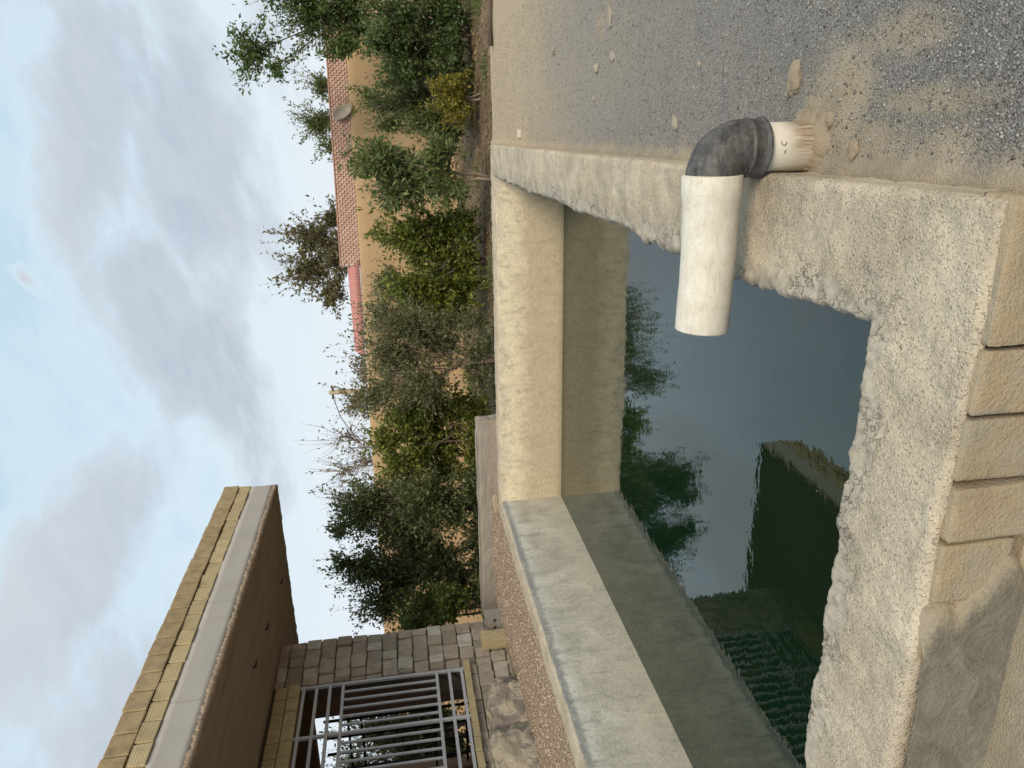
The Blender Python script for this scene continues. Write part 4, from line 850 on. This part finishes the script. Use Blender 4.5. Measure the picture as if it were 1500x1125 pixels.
def tree(name, label, kind, base, ns, lobes, seed):
    r = np.random.default_rng(seed); ll, lw, lpt, tpl, bark, droop, upb = SPEC[kind]
    root = empty(name, base, label, 'shrub' if 'shrub' in name else 'tree', 'trees behind the wall' if base[1] > 20 else 'orchard trees and shrubs')
    B = np.array(base); TV, TF, BV, BF = [], [], [], []
    def tube(Vl, Fl, pts, rad, n):
        v, f = tube_vf(pts, rad, n, len(Vl), True); Vl += v; Fl += f
    cen = np.average([l[:3] for l in lobes], axis=0, weights=[l[5] for l in lobes])
    far = base[1] > 20
    H = max(.4, cen[2]-B[2]); stems = []
    for i in range(ns):
        a = 2*math.pi*(i+r.random()*.6)/ns; b0 = B+np.array([math.cos(a), math.sin(a), 0])*(.05*(ns > 1))
        l = lobes[i % len(lobes)]; tip = np.array(l[:3])*.55+cen*.45+r.normal(0, .08, 3)
        pts = []; n = 7
        for k in range(n+1):
            q = k/n; p = b0+(tip-b0)*q; p[2] = b0[2]+(tip[2]-b0[2])*q**.92
            p[:2] += (r.normal(0, .035, 2)*(0 < k < n))*H*.4; pts.append(p)
        rad0 = (.018+.010*H)*(1.0 if ns < 3 else .7); rads = [rad0*(1-.72*k/n) for k in range(n+1)]
        tube(TV, TF, pts, rads, 7); stems.append(pts)
    L0, LD, LS = [], [], []
    gf = 1.0 if far else 1.06
    lobes = [(a, b, c, d*gf, e*gf*.97, w) for a, b, c, d, e, w in lobes]
    if kind in LOW:
        w0 = max(l[3] for l in lobes)
        lobes += [(cen[0]+dx*w0*.75, cen[1]+dx*w0*.25-.1, B[2]+.42+.12*r.random(), w0*.68, .36, LOW[kind]) for dx in (-1, 0, 1)]
    for li, (cx, cy, cz, ru, rz, w) in enumerate(lobes):
        c = np.array([cx, cy, cz]); st = stems[li % len(stems)]
        # limb
        ks = min(len(st)-2, 3+int(r.integers(0, 3))); s0 = np.array(st[ks]); mid = (s0+c)/2+r.normal(0, .06, 3)+np.array([0, 0, -.08])
        limb = [s0, mid, c, c+np.array([0, 0, rz*.5])]; tube(BV, BF, limb, [.02, .015, .010, .005], 5)
        nt = max(8, int(tpl*w*(.8 if far else 1.4)*max(.5, min(2.2, (ru*ru*rz)**.5/.35))))
        for j in range(nt):
            dv = r.normal(0, 1, 3); dv /= np.linalg.norm(dv); rr = r.random()**.38
            e = c+dv*rr*np.array([ru, ru*.95, rz])*(1+.22*r.normal())
            if dv[2] > .1 and rr > .8 and r.random() < .5: e = e+np.array([0, 0, rz*r.uniform(.2, .75)*upb])
            q = r.random(); st0 = (mid+(c-mid)*q) if r.random() < .4 else c+(e-c)*r.uniform(-.1, .35)
            st0 = st0-np.array([0, 0, upb*.18*rz*r.random()])
            d_ = e-st0; Ln = np.linalg.norm(d_)+1e-6
            bend = np.array([0, 0, .12*Ln*upb])
            pm = (st0+e)/2-bend*.4+r.normal(0, .03, 3); e2 = e+bend*.6
            tw = .0055 if not far else .009
            tube(BV, BF, [st0, pm, e2], [tw, tw*.7, tw*.25], 3)
            nl = max(1, int(r.poisson(lpt)))
            q = r.uniform(.15, 1.03, nl)[:, None]
            pp = np.where(q < .5, st0+(pm-st0)*q*2, pm+(e2-pm)*(q-.5)*2)+r.normal(0, .022+.02*ll/.06, (nl, 3))
            ax = d_/Ln; dd = ax[None]*r.uniform(.1, 1., (nl, 1))+r.normal(0, .62, (nl, 3)); dd[:, 2] += upb*.25+droop
            dd /= np.linalg.norm(dd, axis=1, keepdims=True)
            L0.append(pp); LD.append(dd); LS.append(r.uniform(.45, 1.35, nl)*(1.25 if far else 1.0)*np.clip(1.05, 0, 2))
    L0 = np.concatenate(L0); LD = np.concatenate(LD); LS = np.concatenate(LS); n = len(L0)
    side = np.cross(LD, r.normal(0, 1, (n, 3))); side /= np.linalg.norm(side, axis=1, keepdims=True)+1e-9; nr = np.cross(side, LD)
    l_ = (LS*ll)[:, None]*1.3; w_ = (LS*lw)[:, None]*.5*1.5
    P = np.stack([L0, L0+LD*l_*.42+side*w_+nr*w_*.35, L0+LD*l_, L0+LD*l_*.42-side*w_+nr*w_*.35], 1).reshape(-1, 3)
    k = 4*np.arange(n)[:, None]; Fc = np.concatenate([k+np.array([[0, 1, 2]]), k+np.array([[0, 2, 3]])], 0)
    mesh('trunk', np.array([tuple(v) for v in TV]), TF, bark, root, smooth=True)
    mesh('branches', np.array([tuple(v) for v in BV]), BF, bark, root)
    mesh('crown', P, Fc, 'leaf_'+kind, root, attrs={'rnd': np.repeat(np.clip(r.normal(.45, .25, n), 0, 1), 4)})
    return n
for i, a in enumerate(TREES): tree(*a, 100+i)
n = 14; x = RNG.uniform(-4.2, -.7, n); y = RNG.uniform(2.0, 8.0, n); P = []
for a_, b_ in zip(x, y):
    q = random.uniform(0, 6.28); s = random.uniform(.006, .016)
    for k, f_ in ((0, 1), (1.57, .4), (3.14, 1), (4.71, .4)): P.append((a_+s*f_*math.cos(q+k), b_+s*f_*math.sin(q+k), ZW+.003))
o = mesh('floating_leaves', np.array(P), np.arange(4*n).reshape(n, 4), 'leaf_litter', attrs={'rnd': np.full(4*n, .6)}); tag(o, 'tiny dry leaf flecks floating on the tank water', 'leaf flecks', kind='stuff')
# low weeds and litter on the orchard floor
n = 16000
x = RNG.uniform(-10, 5, n); y = RNG.uniform(8.8, 21, n); ok = ~((x < -3.7) & (y < 9.8)) & ~((x > -.2) & (y < 9.6)); x, y = x[ok], y[ok]; n = len(x)
z = oz(x, y)+.012; a = RNG.uniform(0, 6.28, n); s = RNG.uniform(.02, .06, n); dx, dy = np.cos(a)*s, np.sin(a)*s
P = np.stack([np.stack([x-dx, y-dy, z], -1), np.stack([x-dy*.4, y+dx*.4, z+RNG.uniform(0, .03, n)], -1), np.stack([x+dx, y+dy, z+RNG.uniform(0, .02, n)], -1), np.stack([x+dy*.4, y-dx*.4, z+.005], -1)], 1).reshape(-1, 3)
o = mesh('leaf_litter', P, np.arange(4*n).reshape(n, 4), 'leaf_litter', attrs={'rnd': np.repeat(RNG.random(n), 4)}); tag(o, 'dry fallen leaves on the orchard soil', 'leaf litter', kind='stuff')
cl = RNG.uniform((-9, 10.2), (4.5, 19), (90, 2)); k = RNG.integers(0, 90, 7000); x = cl[k, 0]+RNG.normal(0, .14, 7000); y = cl[k, 1]+RNG.normal(0, .14, 7000)
z = oz(x, y); h = RNG.uniform(.05, .22, 7000); a = RNG.uniform(0, 6.28, 7000); w_ = .008
P = np.stack([np.stack([x-np.cos(a)*w_, y-np.sin(a)*w_, z], -1), np.stack([x+np.cos(a)*w_, y+np.sin(a)*w_, z], -1), np.stack([x+RNG.normal(0, .05, 7000), y+RNG.normal(0, .05, 7000), z+h], -1)], 1).reshape(-1, 3)
o = mesh('weeds', P, np.arange(21000).reshape(-1, 3), 'leaf_weed', attrs={'rnd': np.repeat(RNG.random(7000), 3)}); tag(o, 'low green weeds scattered over the orchard floor', 'weeds', kind='stuff')
